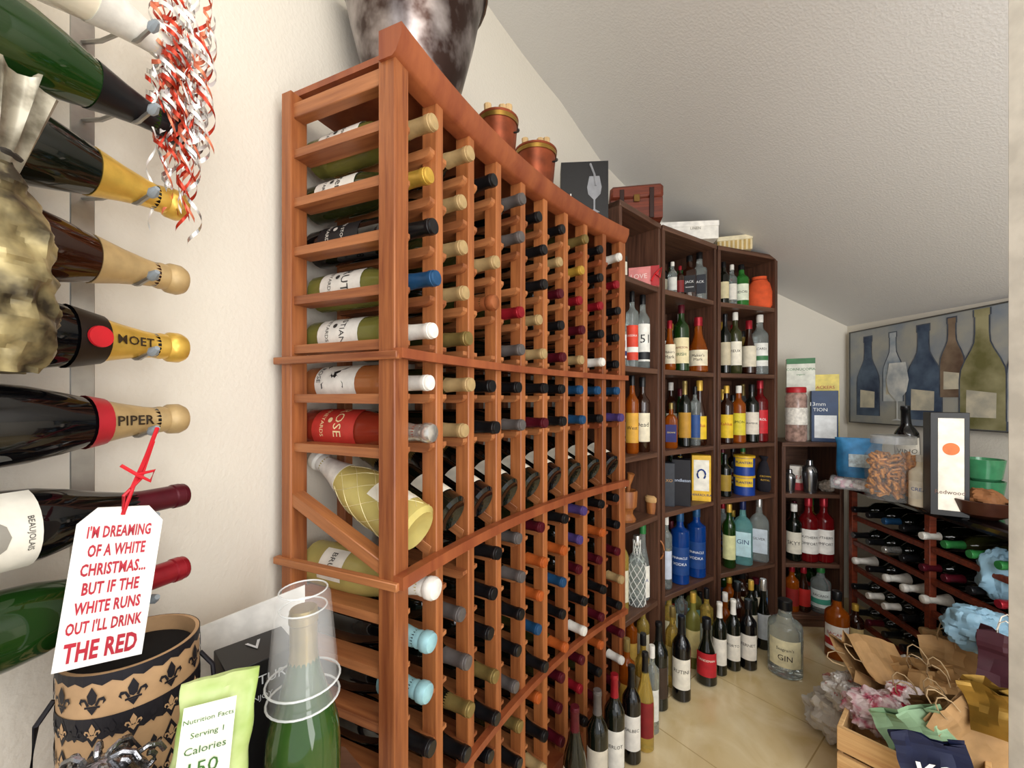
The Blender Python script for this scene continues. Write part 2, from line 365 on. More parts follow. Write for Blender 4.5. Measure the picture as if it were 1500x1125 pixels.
def gridnet(root,H,R):
    b=MB(); pr=PROF['champagne'][0]
    def rad(t):
        for (r0,z0),(r1,z1) in zip(pr[2:],pr[3:]):
            if z0<=t<=z1: return R*(r0+(r1-r0)*(t-z0)/(z1-z0+1e-9))
        return R
    for k in range(7):
        for sg in (1,-1):
            b.tube([((rad(q)+.0003)*math.cos(k*.898+sg*q*5),(rad(q)+.0003)*math.sin(k*.898+sg*q*5),q*H) for q in [.05+.6*j/22 for j in range(23)]],.0006,4)
    b.build('diamond_relief',mat('#e6daa4',.1,.1),root)
for c in range(9):
    s=(c+.5)*PIT; t=AT(s); fr=Vector((math.sin(t),-math.cos(t),0)); tg=Vector((math.cos(t),math.sin(t),0))
    inc=math.radians(24); ax=(-fr*math.cos(inc)+Vector((0,0,math.sin(inc)))).normalized()
    H,R=(.30,.049) if c==0 else (.29,.043)
    M=frame(AP(s,-.008,.955),ax,Vector((0,0,1))-fr*.15-tg*.25)
    lb='clear sparkling wine bottle reclining in display row beside the near post' if c==0 else '%s bottle with base outward, display row, %s slot from the near post'%('black' if dg[c]=='black' else 'dark',ORD[c])
    bottle('champagne' if c==0 else 'burgundy',M,H,R,dg[c],'w' if c==0 else RN.choice('kmG'),lb,'wine bottle','#e8e3d2',[('RESERVE',.5,.14,1)],'reclining bottles in the display row',n=24,labz=(.12,.36),labw=.7,extra=gridnet if c==0 else None)
# ---------------------------------------------------------------- things on top of the rack
PAT=mat('#3b2a25',.3,.75,0,13,h2='#a39a98',bump=.25,thr=(.40,.62)); COPP=mat('#8a4428',.4,.5,.3,20)
bc=AP(.19,.118,1.8125); root=thing('metal_bucket','large tarnished metal champagne bucket on top of the wine rack','bucket',Matrix.Translation(bc))
MB().lathe([(.07,0),(.10,0),(.104,.012),(.078,.035),(.082,.055),(.112,.12),(.138,.22),(.152,.29),(.161,.32),(.165,.327),(.163,.333),(.155,.326),(.132,.22),(.10,.1),(.07,.06)],44).build('bucket_shell',PAT,root)
MB().tube([(.166*math.cos(a*math.pi/18),.166*math.sin(a*math.pi/18),.328) for a in range(36)],.005,8,closed=True).build('rolled_rim',mat('#8d8680',.25,.9),root)
for i,(s,h,r,dd) in enumerate(((.46,.165,.056,.075),(.655,.175,.066,.085))):
    root=thing('copper_bucket',['copper bucket with black bail, nearer the big metal bucket','copper bucket with wooden pegs, beside the black glassware box'][i],'bucket',stand(*AP(s,dd,0)[:2],1.8125,.2),'copper buckets on the rack')
    MB().lathe([(r*.72,0),(r*.75,.004),(r*.9,h*.6),(r,h),(r*1.05,h+.003),(r*1.05,h+.008),(r*.95,h+.006),(r*.85,h*.6),(r*.68,.01)],28).build('bucket_shell',COPP,root)
    b=MB()
    for zz,rr in ((h*.97,r*1.0),(h*.35,r*.84)): b.lathe([(rr+.0015,zz-.006),(rr+.002,zz+.006)],28,caps=(0,0))
    b.build('brass_band',mat('#a5803c',.3,.8),root)
    MB().tube([(r*1.08*math.cos(a),-r*.8*math.sin(a),h-.005-.045*math.sin(a)) for a in [math.pi*k/14 for k in range(15)]],.0026,6).build('bail_handle',mat('#1a1614',.4,.8),root)
    b=MB()
    for k in range(9):
        a=k*.7; x,y=math.cos(a)*r*.5,math.sin(a)*r*.5; b.tube([(x,y,h*.5),(x*1.2,y*1.2,h+.018+.012*(k%3))],[.009,.011],8)
    b.build('wooden_pegs',mat('#c9a877',.6),root)
def carton(name,label,cat,M,w,d,h,col,texts=(),panels=(),tcols=('#ffffff',),group=None,rough=.45,lid=None):
    root=thing(name,label,cat,M,group)
    MB().box(-w/2,w/2,-d/2,d/2,0,h if not lid else h*.7,c=.001).build('box_body',mat(col,rough),root)
    if lid: MB().box(-w/2-.002,w/2+.002,-d/2-.002,d/2+.002,h*.7,h,c=.0015).build('lid',mat(lid,rough),root)
    if texts or panels:
        b=MB(); yy=-d/2-.0006-(.002 if lid else 0)
        for (x0,x1,z0,z1,mi) in panels: b.add([(x0,yy,z0),(x1,yy,z0),(x1,yy,z1),(x0,yy,z1)],[(0,1,2,3)],mi)
        for (s,x,z,hh,mi) in texts: b.text(s,lambda a,c,x=x,z=z:(x+a,yy-.0006,z+c),h=hh,mi=mi)
        b.build('printed_front',[mat(c,.5) for c in tcols],root,recalc=False)
    return root
p=AP(.92,.085,1.8125)
root=carton('glassware_box','black glassware box with a wine glass picture on the rack end','box',stand(p.x,p.y,1.8125,.1),.17,.075,.25,'#1b1b1d',[('RI',-.062,.12,.028,0),('CRYSTAL',.03,.02,.01,0)],tcols=('#e8e6e0',))
b=MB(); gl=[(0,.06),(.02,.065),(.003,.075),(.003,.11),(.022,.13),(.026,.155),(.018,.195)]
pts=[(x+.035,z) for x,z in gl]+[(-x+.035,z) for x,z in gl[::-1]]
b.add([(x,-.0388,z) for x,z in pts],[tuple(range(len(pts)))]); b.tube([(.02,-.039,.24),(.035,-.039,.20),(.04,-.039,.16)],.004,6); b.build('glass_picture',mat('#8d8f94',.3),root,recalc=False)
# ---------------------------------------------------------------- bookcases
ZS=[1.68,1.33,.975,.705,.34,.07]
UN=[((.405,1.545),(.640,1.765),1.955),((.650,1.770),(1.0,2.003),1.955),((1.010,2.008),(1.400,2.158),1.955),((1.418,2.152),(1.725,2.127),.975)]
UL=['narrow dark wood bookcase beside the redwood rack','dark wood bookcase second from the redwood rack','tall dark wood bookcase next to the low corner one','low dark wood bookcase in the corner by the counter']
UF=[]
for i,(a,c,top) in enumerate(UN):
    A=Vector(a);C=Vector(c);e=(C-A).normalized();n=Vector((-e.y,e.x));W=(C-A).length; UF.append((A,e,n,W))
    M=Matrix(((e.x,n.x,0,A.x),(e.y,n.y,0,A.y),(0,0,1,0),(0,0,0,1))); root=thing('bookcase',UL[i],'bookcase',M,'dark bookcases along the wall')
    D=.27
    for x0 in (0,W-.02): MB().box(x0,x0+.02,0,D,0,top).build('side_panel',DKZ,root)
    MB().box(.02,W-.02,D-.006,D,0.05,top-.02).build('back_panel',DKX,root)
    MB().box(.0,W,-.003,D,top-.022,top).build('top_panel',DKX,root)
    for z in (ZS if i<3 else ZS[3:]): MB().box(.02,W-.02,.002,D-.006,z-.022,z).build('shelf',DKX,root)
    MB().box(.02,W-.02,.02,.035,0,.048).build('kick_board',DKX,root)
def onunit(u,px,d):
    A,e,n,W=UF[u]; k=(px-750)/F; t=(k*(A.y+d*n.y)-(A.x+d*n.x))/(e.x-k*e.y); P=A+e*t+n*d; return P,t,W
CASE=['narrow bookcase','second bookcase','third bookcase','corner bookcase']
def sb(u,sh,px,ytop,w,kind,g,cap,lab,texts,desc,d=.055,tcol='#2b2420',labz=(.14,.52),turn=0,labw=1.15):
    P,t,W=onunit(u,px,d); z=ZS[sh] ; R=w/2*P.y/F; ztop=EH-(ytop-HY)*P.y/F; H=ztop-z
    H=max(.14,min(H,(ZS[sh-1]-.022-z if sh else .25)-.008)); R=min(R,.045)
    hw=R
    if t<.021+hw: P=P+UF[u][1]*(.021+hw-t)
    if t>W-.021-hw: P=P-UF[u][1]*(t-(W-.021-hw))
    lb='%s, %s shelf of %s'%(desc,ORD[sh-2] if u==3 else ORD[sh],CASE[u])
    return bottle(kind,stand(P.x,P.y,z,turn),round(H,3),round(R,4),g,cap,lb,'bottle',lab,texts,'bottles on the bookcases',name='liquor_bottle',capname='cap',n=20,tcol=tcol,labz=labz,labw=labw)
BT=[
(0,0,912,362,14,'liquor','dark','w','#d9d4c2',[],'small dark bottle with white cap'),
(0,1,909,448,18,'liquor','clear','w','#e9e9ea',[('151',.6,.3,1),('#',.2,.2,2)],'clear bottle with a blue 151 label',dict(tcol=['#14306e','#14306e'])),
(0,1,926,421,18,'tall','clear','k','#d8432a',[('VODKA',.7,.14,2),('#',.3,.15,2)],'tall clear bottle with red label',dict(tcol=['#ffffff','#f2efe6'],labz=(.1,.55))),
(0,1,944,428,20,'liquor','clear','k','#e8e6de',[('151',.6,.3,1),('#',.15,.2,1)],'black capped bottle with a 151 label',dict(tcol=['#1a1a1e'],labz=(.1,.6),labw=1.3)),
(0,2,926,548,19,'liquor','amber','k','#d9a43c',[('West',.5,.2,1)],'amber rum bottle with gold label'),
(0,2,948,553,22,'liquor','brown','k','#e6dcc0',[('Dead',.6,.2,1)],'dark brown spirit bottle with cream label'),
(0,4,912,768,18,'liquor','gold','y','#d8d2b8',[],'golden bottle with small pale label'),
(0,4,955,756,20,'bell','clear','e','#efece0',[('KUBA',.55,.3,1)],'clear bottle with white label and green top',dict(tcol=['#1d3a8a'],labz=(.05,.45))),
(0,5,908,888,18,'liquor','gold','G','#cdbb7a',[],'golden liqueur bottle nearest the rack'),
(0,5,925,880,17,'tall','amber','y','#c8a24a',[],'slender amber bottle'),
(0,5,943,876,18,'liquor','gold','k','#ded6bc',[],'pale golden bottle with black cap'),
(1,0,985,384,13,'liquor','clear','w','#d8d8d0',[],'small clear bottle with white cap'),
(1,0,996,390,12,'liquor','brown','r','#7a2020',[],'small brown bottle with red label'),
(1,0,1010,375,19,'square','brown','k','#15151a',[('JACK',.6,.2,1),('TENNESSEE',.3,.12,1)],'square brown whiskey bottle with black label',dict(tcol=['#efefef'])),
(1,0,1030,370,20,'square','clear','k','#20242e',[('JACK',.6,.2,1)],'square clear bottle with dark label',dict(tcol=['#efefef'])),
(1,1,981,470,17,'bell','amber','r','#e8ddc0',[('Maker\'s',.6,.2,1),('Mark',.35,.2,1)],'amber bourbon bottle with cream label, leftmost'),
(1,1,998,447,22,'liquor','green','m','#e9dcae',[('JAMESON',.6,.17,1),('IRISH',.35,.12,2)],'green whiskey bottle with cream label',dict(tcol=['#7a1a1a','#1d5c33'],labz=(.12,.5))),
(1,1,1027,466,28,'bell','amber','r','#e8ddc0',[('Maker\'s',.65,.18,1),('Mark',.4,.18,1)],'stout amber bourbon bottle with red wax top',dict(labz=(.12,.40))),
(1,2,983,590,18,'flask','amber','G','#2a2a6a',[('CROWN',.55,.17,1)],'whisky flask with purple label',dict(tcol=['#e9d48a'])),
(1,2,1003,558,18,'bordeaux','dark','G','#b98a2e',[],'dark bottle with gold label'),
(1,2,1018,566,15,'tall','clear','k','#2d4f8a',[],'slim clear bottle with blue label'),
(1,2,1036,558,20,'bell','brown','y','#e8c22a',[('Kahlua',.6,.25,1)],'brown coffee liqueur bottle with yellow label',dict(tcol=['#b3201c'],labz=(.1,.45))),
(1,4,976,745,16,'tall','clear','w','#c9d2e2',[],'slim clear bottle with pale label'),
(1,4,996,740,26,'tall','blue','b','#16407e',[('PINNACLE',.62,.12,1),('VODKA',.4,.1,1)],'blue vodka bottle, left of the pair',dict(tcol=['#e8eef6'])),
(1,4,1020,740,26,'tall','blue','b','#16407e',[('PINNACLE',.62,.12,1),('VODKA',.4,.1,1)],'blue vodka bottle, right of the pair',dict(tcol=['#e8eef6'])),
(1,5,980,850,20,'liquor','gold','G','#d4cba8',[],'golden bottle, leftmost'),
(1,5,998,856,18,'tall','clear','k','#bcd3d0',[],'clear bottle with pale blue label'),
(1,5,1016,850,22,'liquor','straw','k','#86c6c8',[],'olive glass bottle with turquoise label'),
(1,5,1036,862,18,'bordeaux','dark','k','#e2dccb',[],'dark bottle with white label'),
(2,0,1060,384,15,'liquor','dark','k','#d5c9a0',[],'small dark bottle, leftmost'),
(2,0,1072,388,14,'liquor','clear','w','#e6e2d6',[],'small clear bottle with white label'),
(2,0,1086,388,20,'liquor','lime','k','#dfe6d0',[('MIDORI',.5,.2,1)],'green glass bottle with pale label'),
(2,1,1062,460,16,'bordeaux','dark','k','#c9bda0',[],'dark slim bottle, leftmost'),
(2,1,1077,455,18,'liquor','olive','w','#efe9d6',[('VIEUX',.6,.2,1)],'olive bottle with white cap and cream label'),
(2,1,1097,470,20,'bell','brown','r','#ddd4bd',[],'squat brown bottle with red cap'),
(2,1,1118,458,22,'liquor','clear','w','#e7e7e0',[('BACARDI',.75,.13,1),('#',.35,.2,2)],'clear rum bottle with white cap',dict(tcol=['#1a1a1a','#3e7a4a'])),
(2,2,1064,565,19,'liquor','brown','y','#e8c22a',[('Kahlua',.6,.25,1)],'brown liqueur bottle with yellow label',dict(tcol=['#b3201c'],labz=(.1,.5))),
(2,2,1082,565,19,'liquor','amber','w','#e0cf3a',[('LIMON',.6,.2,1)],'amber bottle with lemon yellow label'),
(2,2,1101,563,20,'liquor','dark','k','#e4dccb',[('DRAMBUIE',.5,.15,1)],'dark bottle with cream label and black cap'),
(2,2,1120,555,21,'liquor','red','r','#c8202a',[('APEROL',.6,.18,1)],'red bottle with red label',dict(tcol=['#ffffff'])),
(2,3,1062,665,17,'liquor','dark','k','#a0822c',[],'dark bottle left of the nut cans'),
(2,4,1068,738,18,'liquor','green','y','#d9d9a0',[],'green tonic bottle'),
(2,4,1088,733,28,'flask','teal','n','#bfe0e6',[('GIN',.6,.25,1)],'pale blue gin bottle',dict(tcol=['#1d3a6a'])),
(2,4,1115,728,26,'flask','clear','s','#c8d3dc',[('SILVER',.6,.16,1)],'clear tequila bottle with silver label'),
(2,5,1068,845,18,'liquor','amber','y','#c8962e',[],'amber bottle with gold cap'),
(2,5,1086,838,26,'liquor','brown','k','#e8d9b0',[('CAPTAIN',.6,.17,1)],'brown rum bottle with captain label'),
(2,5,1107,846,20,'bell','dark','m','#d8cdb4',[],'dark round bottle with maroon top'),
(2,5,1126,848,18,'tall','clear','b','#3f7ab0',[],'clear bottle with blue label'),
(3,4,1163,738,20,'liquor','dark','w','#e2dcc9',[('SKYY',.5,.2,1)],'dark bottle with white cap'),
(3,4,1184,720,25,'liquor','red','r','#efece4',[('SOUTHERN',.68,.17,1),('COMFORT',.42,.17,1)],'red bottle with white label, left of pair',dict(tcol=['#1a1a1a'],labw=1.4)),
(3,4,1212,720,27,'liquor','red','r','#efece4',[('SOUTHERN',.68,.17,1),('COMFORT',.42,.17,1)],'red bottle with white label, right of pair',dict(tcol=['#1a1a1a'],labw=1.4)),
(3,5,1160,828,18,'liquor','amber','r','#8a1f1c',[],'amber bottle with dark red label'),
(3,5,1177,822,18,'bell','brown','r','#b3241f',[],'brown bottle with red label'),
(3,5,1202,818,32,'liquor','clear','e','#e2ece8',[('BACARDI',.7,.13,1),('#',.35,.3,2)],'large clear rum bottle with green label',dict(tcol=['#1a1a1a','#4aa08a'])),
]
for r in BT:
    kw=r[11] if len(r)>11 else {}; sb(*r[:11],**kw)
BK_=[('dark','dark'),('amber','amber'),('brown','brown'),('clear','clear'),('green','green'),('gold','golden'),('olive','olive')]
for u in range(4):
    A,e,n,W=UF[u]; N=int((W-.06)/.068)
    for sh in (range(6) if u<3 else (4,5)):
        clear=(ZS[sh-1]-.022-ZS[sh]) if sh else .25
        for k in range(N):
            t=.02+(W-.04)*(k+.5)/N; P=A+e*t+n*.16; g,gn=BK_[RN.randrange(7)]; kind=RN.choice(['liquor','liquor','tall','bordeaux','bell']); cap=RN.choice('kkwrGyme')
            H=round(min(clear-.012,RN.choice([.25,.28,.29,.31])) if sh else RN.choice([.18,.21,.23]),3)
            bottle(kind,stand(P.x,P.y,ZS[sh]),H,.031,g,cap,'%s bottle with %s cap, %s in back row, %s shelf of %s'%(gn,CNAME[cap],ORD[k],ORD[sh-2] if u==3 else ORD[sh],CASE[u]),'bottle',RN.choice(['#e4dcc4','#d9d4c6','#c8a24a','#9a2a22','#dfe4e2','#2f4a7a','#1c1c20']),[('@',.6,.3,1),('#',.2,.12,1)],'bottles on the bookcases',name='liquor_bottle',capname='cap',n=12,tcol=RN.choice(['#7a2a22','#2b2420','#b08a3a','#2f5a3a']))
def onshelf(u,sh,px,d=.06,turn=0,z=None):
    P,t,W=onunit(u,px,d); return stand(P.x,P.y,ZS[sh] if z is None else z,turn)
root=carton('gift_box','pink and red gift box on the upper shelf beside the rack','box',onshelf(0,0,943,.06),.125,.09,.085,'#d9827e',[('LOVE',-.02,.045,.02,0)],[(.028,.0625,0,.085,1)],('#f3d7cf','#a81f24'))
MB().tube([(.045,-.047,.05),(.07,-.055,.07),(.065,-.055,.03),(.045,-.047,.05),(.03,-.055,.02)],.004,6).build('bow',mat('#d11f2a',.4),root)
carton('liquor_box','tall black box with blue lettering on the second bookcase','box',onshelf(1,3,998,.055),.08,.08,.215,'#14141c',[('Pendleton',0,.12,.014,0)],tcols=('#c7d4ea',))
root=carton('liquor_box','yellow and white box with a horseshoe emblem on the second bookcase','box',onshelf(1,3,1026,.06,.1),.085,.085,.222,'#e8b92e',[('HERRADURA',0,.03,.011,1)],[(-.034,.034,.05,.20,0)],('#f2eee0','#1b2b6a'))
b=MB(); b.tube([(.018*math.cos(a),-.0445,.13+.024*math.sin(a)) for a in [math.radians(-50+28*k) for k in range(11)]],.004,6); b.build('horseshoe_emblem',mat('#1b3a8a',.4),root)
carton('liquor_box','narrow dark box left of the black box, second bookcase','box',onshelf(1,3,979,.08,.1),.05,.06,.20,'#30343c',[('XO',0,.12,.014,0)],tcols=('#b98a4a',))
for k in range(2):
    M=onshelf(2,3,1090,.056,0,ZS[3]+.102*k); root=thing('nut_can',['blue and yellow peanut can at the bottom of its stack','blue and yellow peanut can on top of its stack'][k],'can',M,'peanut cans on the third bookcase')
    MB().lathe([(.05,0),(.05,.098)],24).build('can_body',mat('#1f3f8f',.35),root); MB().lathe([(.0515,.09),(.0515,.1005),(.048,.1015)],24).build('plastic_lid',mat('#e3b62c',.4),root)
    b=MB(); r=.0506
    b.add([(r*math.sin(a),-r*math.cos(a),zz) for a in [-.9+.18*i for i in range(11)] for zz in (.045,.088)],[(2*i,2*i+2,2*i+3,2*i+1) for i in range(10)],0)
    b.text('PLANTERS',lambda x,y:((r+.001)*math.sin(x/r),-(r+.001)*math.cos(x/r),.067+y),w=.078,mi=1,bold=.02); b.build('can_label',[mat('#e9c235',.5),mat('#16306e',.5)],root,recalc=False)
def crumple(name,label,cat,M,sx,sy,sz,m,seed=0,amp=.25,fr=6,n=28,group=None,kind=None,part=None,ang=.5):
    b=MB(); vs=[];fs=[]; nr=n//2
    for i in range(nr+1):
        ph=math.pi*i/nr
        for k in range(n):
            a=2*math.pi*k/n; d=Vector((math.sin(ph)*math.cos(a),math.sin(ph)*math.sin(a),-math.cos(ph)))
            q=1+amp*noise.noise(d*fr*.5+Vector((seed*7.3,seed,0)))+amp*.6*abs(noise.noise(d*fr+Vector((0,seed*3.1,5))))-amp*.35*abs(noise.noise(d*fr*2.2+Vector((seed,8,1))))
            z=d.z*q*sz+sz; vs.append((d.x*q*sx,d.y*q*sy,max(0,z)))
    for i in range(nr):
        for k in range(n): fs.append((i*n+k,i*n+(k+1)%n,(i+1)*n+(k+1)%n,(i+1)*n+k))
    b.add(vs,fs); o=b.build(name if not part else part,m,ang=ang)
    if part: return o
    o.matrix_world=M; tag(o,label,cat,group,kind); return o
M=onshelf(2,3,1121,.06); root=thing('drawstring_pouch','black velvet drawstring pouch with gold lettering on the third bookcase','pouch',M)
MB().rings([(.03,.025,0,3),(.042,.033,.02,2.5),(.04,.03,.1,2.5),(.028,.02,.15,2),(.016,.014,.165,2),(.03,.022,.19,2)],20).build('pouch_cloth',mat('#15121c',.8,bump=.3),root)
b=MB(); b.text('CROWN',lambda x,y:(x,-.0355,.085+y),w=.05,mi=0); b.text('ROYAL',lambda x,y:(x,-.0355,.065+y),w=.04,mi=0); b.build('gold_lettering',mat('#cfa63c',.4,.5),root,recalc=False)
M=onshelf(2,0,1112,.065); root=thing('drawstring_pouch','bright orange cloth pouch on the top shelf of third bookcase','pouch',M)
po=MB().rings([(.05,.035,0,3),(.060,.045,.02,2.5),(.06,.042,.09,2.5),(.050,.036,.135,2.2),(.034,.024,.158,2),(.036,.026,.175,2)],22).build('pouch_cloth',mat('#d8562a',.8,bump=.5),root)
MB().tube([(.036*math.cos(a*.5),.027*math.sin(a*.5),.157) for a in range(13)],.003,6,closed=True).build('cord',mat('#a83a16',.6),po)
root=thing('mortar','turned wooden mortar with pestle on the narrow bookcase','mortar',onshelf(0,3,918,.05))
MB().lathe([(.035,0),(.037,.01),(.024,.03),(.026,.045),(.04,.06),(.043,.12),(.04,.125),(.034,.12),(.03,.07)],24).build('mortar_bowl',OLIVE,root)
MB().tube([(0,0,.07),(.008,-.005,.15),(.016,-.01,.195)],[.013,.009,.016],12).build('pestle',OLIVE,root)
carton('playing_card_box','white card box with red print on the narrow bookcase','box',onshelf(0,3,945,.09),.05,.03,.14,'#ece6df',[('BAR',0,.09,.02,0)],tcols=('#b8232a',))
root=thing('wooden_cup','small wooden cup with cork lid on the narrow bookcase','cup',onshelf(0,3,955,.035)); MB().lathe([(.022,0),(.026,.03),(.026,.05)],20).build('cup_body',OLIVE,root); MB().lathe([(.027,.05),(.03,.055),(.03,.07),(.02,.078)],20).build('cork_lid',mat('#c89f6a',.8),root)
def netting(root,H,R):
    b=MB()
    for k in range(8):
        for sg in (1,-1):
            b.tube([((R+.002)*(1 if z<.6 else max(.42,1-(z-.6)*3.6))*math.cos(k*.785+sg*z*5),(R+.002)*(1 if z<.6 else max(.42,1-(z-.6)*3.6))*math.sin(k*.785+sg*z*5),z*H) for z in [j/16*.92+.02 for j in range(17)]],.0013,4)
    b.build('white_netting',mat('#efede6',.6),root)
P,t,W=onunit(0,933,.045); bottle('liquor',stand(P.x,P.y,ZS[4]),.29,.034,'clear','s','clear bottle wrapped in white netting on the narrow bookcase','bottle',name='liquor_bottle',capname='cap',extra=netting,group='bottles on the bookcases')
root=thing('wooden_ring','round wooden ring hanging at the edge of narrow bookcase','ring',onshelf(0,4,962,.016,0,.505))
MB().tube([(.03*math.cos(a*.4488),0,.045+.045*math.sin(a*.4488)) for a in range(14)],.0035,8,closed=True).build('ring_hoop',OLIVE,root)
root=thing('wooden_chest','small reddish leather trunk box on top of the narrow bookcase','chest',onshelf(0,0,930,.08,.12,1.9555))
MB().box(-.105,.105,-.06,.06,0,.085).build('chest_body',MAHOG,root); li=MB().box(-.108,.108,-.063,.063,.085,.145,c=.012).build('chest_lid',MAHOG,root)
for x in (-.06,.06): MB().box(x-.009,x+.009,-.067,-.06,.0,.125).build('strap',mat('#2b120a',.5),root)
MB().box(-.012,.012,-.069,-.062,.07,.10).build('latch',mat('#8a6a3a',.3,.8),li)
carton('white_gift_box','long white cardboard box on top of the second bookcase','box',onshelf(1,0,1003,.08,.3,1.9555),.27,.12,.085,'#e9e6dd',[('LINEN',.03,.05,.012,0)],tcols=('#9a958a',),lid='#f0ede5')
carton('striped_gift_box','small cream and gold striped box on top of the third bookcase','box',onshelf(2,0,1073,.06,.2,1.9555),.16,.10,.075,'#d9c9a0',[],[(-.08+.02*i,-.07+.02*i,.0,.05,0) for i in range(8)],('#b89a5a',),lid='#e2d6b4')
def onc(px,d,turn=0,sh=2): return onshelf(3,sh,px,d,turn,ZS[sh]+(.0005 if sh==2 else 0))
root=thing('snack_jar','clear plastic jar with red lid on the corner bookcase','jar',onc(1166,.06))
MB().lathe([(.045,0),(.05,.01),(.05,.24),(.042,.26)],24).build('jar_body',mat('#c9a79a',.15,0,.4,40,trans=.4,alpha=.9),root); MB().lathe([(.045,.26),(.047,.262),(.047,.285),(.044,.29)],24).build('jar_lid',mat('#b8222a',.4),root)
MB().lathe([(.0507,.09),(.0507,.18)],24,caps=(0,0)).build('paper_label',mat('#e8e4da',.5,0,.2,60),root)
carton('snack_carton','blue and white snack carton with a nutrition panel on corner bookcase','carton',onc(1207,.05,.15),.115,.05,.27,'#17365e',[('13mm',-.03,.20,.02,0),('TION',-.02,.17,.018,0)],[(-.045,.05,.02,.14,0)],('#e4e8ea',))
carton('snack_carton','yellow and white open carton behind the blue carton','carton',onc(1203,.13,.1),.15,.06,.36,'#e7d36a',[('CRACKERS',0,.29,.016,1)],[(-.06,.06,.2,.25,0)],('#f3efe0','#b3322a'))
carton('snack_carton','green and white carton with flap at the back of corner bookcase','carton',onc(1172,.14,.1),.13,.06,.45,'#dfe2d3',[('CORNUCOPIA',0,.39,.014,0),('organic',0,.36,.012,0)],[(-.065,.065,.42,.45,0)],('#3d7a4a',))
for i,(px,dd) in enumerate(((1157,.05),(1186,.05))):
    root=thing('cocktail_shaker',['short steel jigger cup on the corner bookcase','tall steel cocktail shaker on the corner bookcase'][i],'shaker',onc(px,dd,0,3)); s=(.7,1)[i]
    MB().lathe([(.03*s,0),(.038*s,.09*s),(.038*s,.11*s)],24).build('cup_body',mat('#8f8f92',.2,.95),root); MB().lathe([(.038*s,.11*s),(.034*s,.13*s),(.018*s,.145*s),(.016*s,.17*s),(.01*s,.175*s)],24).build('strainer_cap',mat('#a5a5a8',.15,.95),root)
carton('tea_tin','small red and white tin beside the shakers on corner bookcase','tin',onc(1168,.12,0,3),.07,.06,.13,'#e4ddd2',[('TEA',0,.07,.02,0)],[(-.035,.035,.0,.04,0)],('#a8232a',))
crumple('rope_coil','tangle of beige packing rope on the corner bookcase','rope',onc(1212,.07,0,3),.04,.03,.03,mat('#8f8478',.8,0,.3,90,bump=.8),3,.3,8)
# ---------------------------------------------------------------- right counter and low rack
A=Vector((1.70,2.085)); B=Vector((1.575,1.15)); ce=(B-A).normalized(); cn=Vector((-ce.y,ce.x))
if cn.x<0: cn=-cn
BLK=mat('#0c0c0e',.12,coat=.5)
root=thing('counter_top','long polished black counter top along the right wall','counter',Matrix.Translation((A.x,A.y,.75)))
pl=[(A.x-.02,A.y+.01),(2.02,A.y+.01),(2.02,B.y),(B.x-.02,B.y)]
MB().prism([(x-A.x,y-A.y) for x,y in pl],0,.032).build('top_slab',BLK,root)
MB().tube([(-.02,.0,.016),(B.x-.02-A.x,B.y-A.y,.016)],.016,8).build('rounded_edge',BLK,root)
LR=thing('low_wine_rack','low dark red wooden wine rack under the black counter','wine rack',Matrix.Translation((A.x,A.y,0)))
def lbox(u0,u1,d0,d1,z0,z1,name,m=MAHOG):
    M=Matrix(((ce.x,cn.x,0,0),(ce.y,cn.y,0,0),(0,0,1,0),(0,0,0,1))); return MB().box(u0,u1,d0,d1,z0,z1,M=M).build(name,m,LR)
LZ=[.66,.535,.41,.285,.16]
for u in (0.02,.46,.91):
    for d in (0,.25): lbox(u,u+.025,d,d+.025,0,.749,'post')
for z in LZ:
    for d in (.004,.24): lbox(.02,.93,d,d+.018,z-.058,z-.036,'shelf_rail')
LC=[['k','k','b','k','w','e','e','e','k'],['k','k','s','k','m','m','k','r','k'],['w','k','w','w','w','k','w','k','w'],['k','w','w','k','t','k','w','k','k'],['k','m','k','k','w','k','t','k','k']]
for r,z in enumerate(LZ):
    for k in range(9):
        u=.09+k*.097; ch=LC[r][k]; p=A+ce*u+cn*.275
        kind='champagne' if (ch in'ws' and r==2) else 'bordeaux'
        M=frame((p.x,p.y,z+.003),Vector((-cn.x,-cn.y,.0)),(0,-.3,1))
        bottle(kind,M,.30,.037,'olive' if ch=='e' else 'dark',ch,'%s-necked bottle, low rack, %s row down, %s from the corner end'%(CNAME[ch],ORD[r],ORD[k]),'wine bottle',None,(),'bottles in the low rack',n=14)
CZ=.7825
def atp(px,Y,z,turn=0): return stand((px-750)/F*Y,Y,z,turn)
root=thing('candy_tray','clear plastic tray of pink and white marshmallows on the counter','tray',atp(1258,1.90,CZ))
MB().box(-.105,.105,-.055,.055,0,.05,c=.006).build('tray_shell',mat('#dfe3e6',.2,alpha=.3),root)
b=MB()
for i in range(60): b.box(*(lambda x,y,z:(x-.011,x+.011,y-.01,y+.01,z,z+.018))(RN.uniform(-.09,.09),RN.uniform(-.043,.043),RN.uniform(.003,.028)),c=.005,mi=i%2)
o=b.build('marshmallows',[mat('#f2e9e6',.8),mat('#e2a9b8',.8)],root); o['kind']='stuff'
root=thing('snack_pouch','blue foil snack pouch lying on the marshmallow tray','pouch',atp(1258,1.93,CZ+.051,.1))
MB().rings([(.08,.03,0,3),(.085,.03,.03,3),(.082,.015,.15,3),(.09,.004,.185,3)],24).build('pouch_foil',mat('#2a6f9e',.3,.3,.3,20,bump=.4),root)
MB().box(-.04,.05,-.031,-.028,.05,.11).build('printed_panel',mat('#c7d9e2',.5,0,.3,60),root)
root=thing('pretzel_jar','large clear jar full of pretzels on the counter','jar',atp(1308,1.73,CZ))
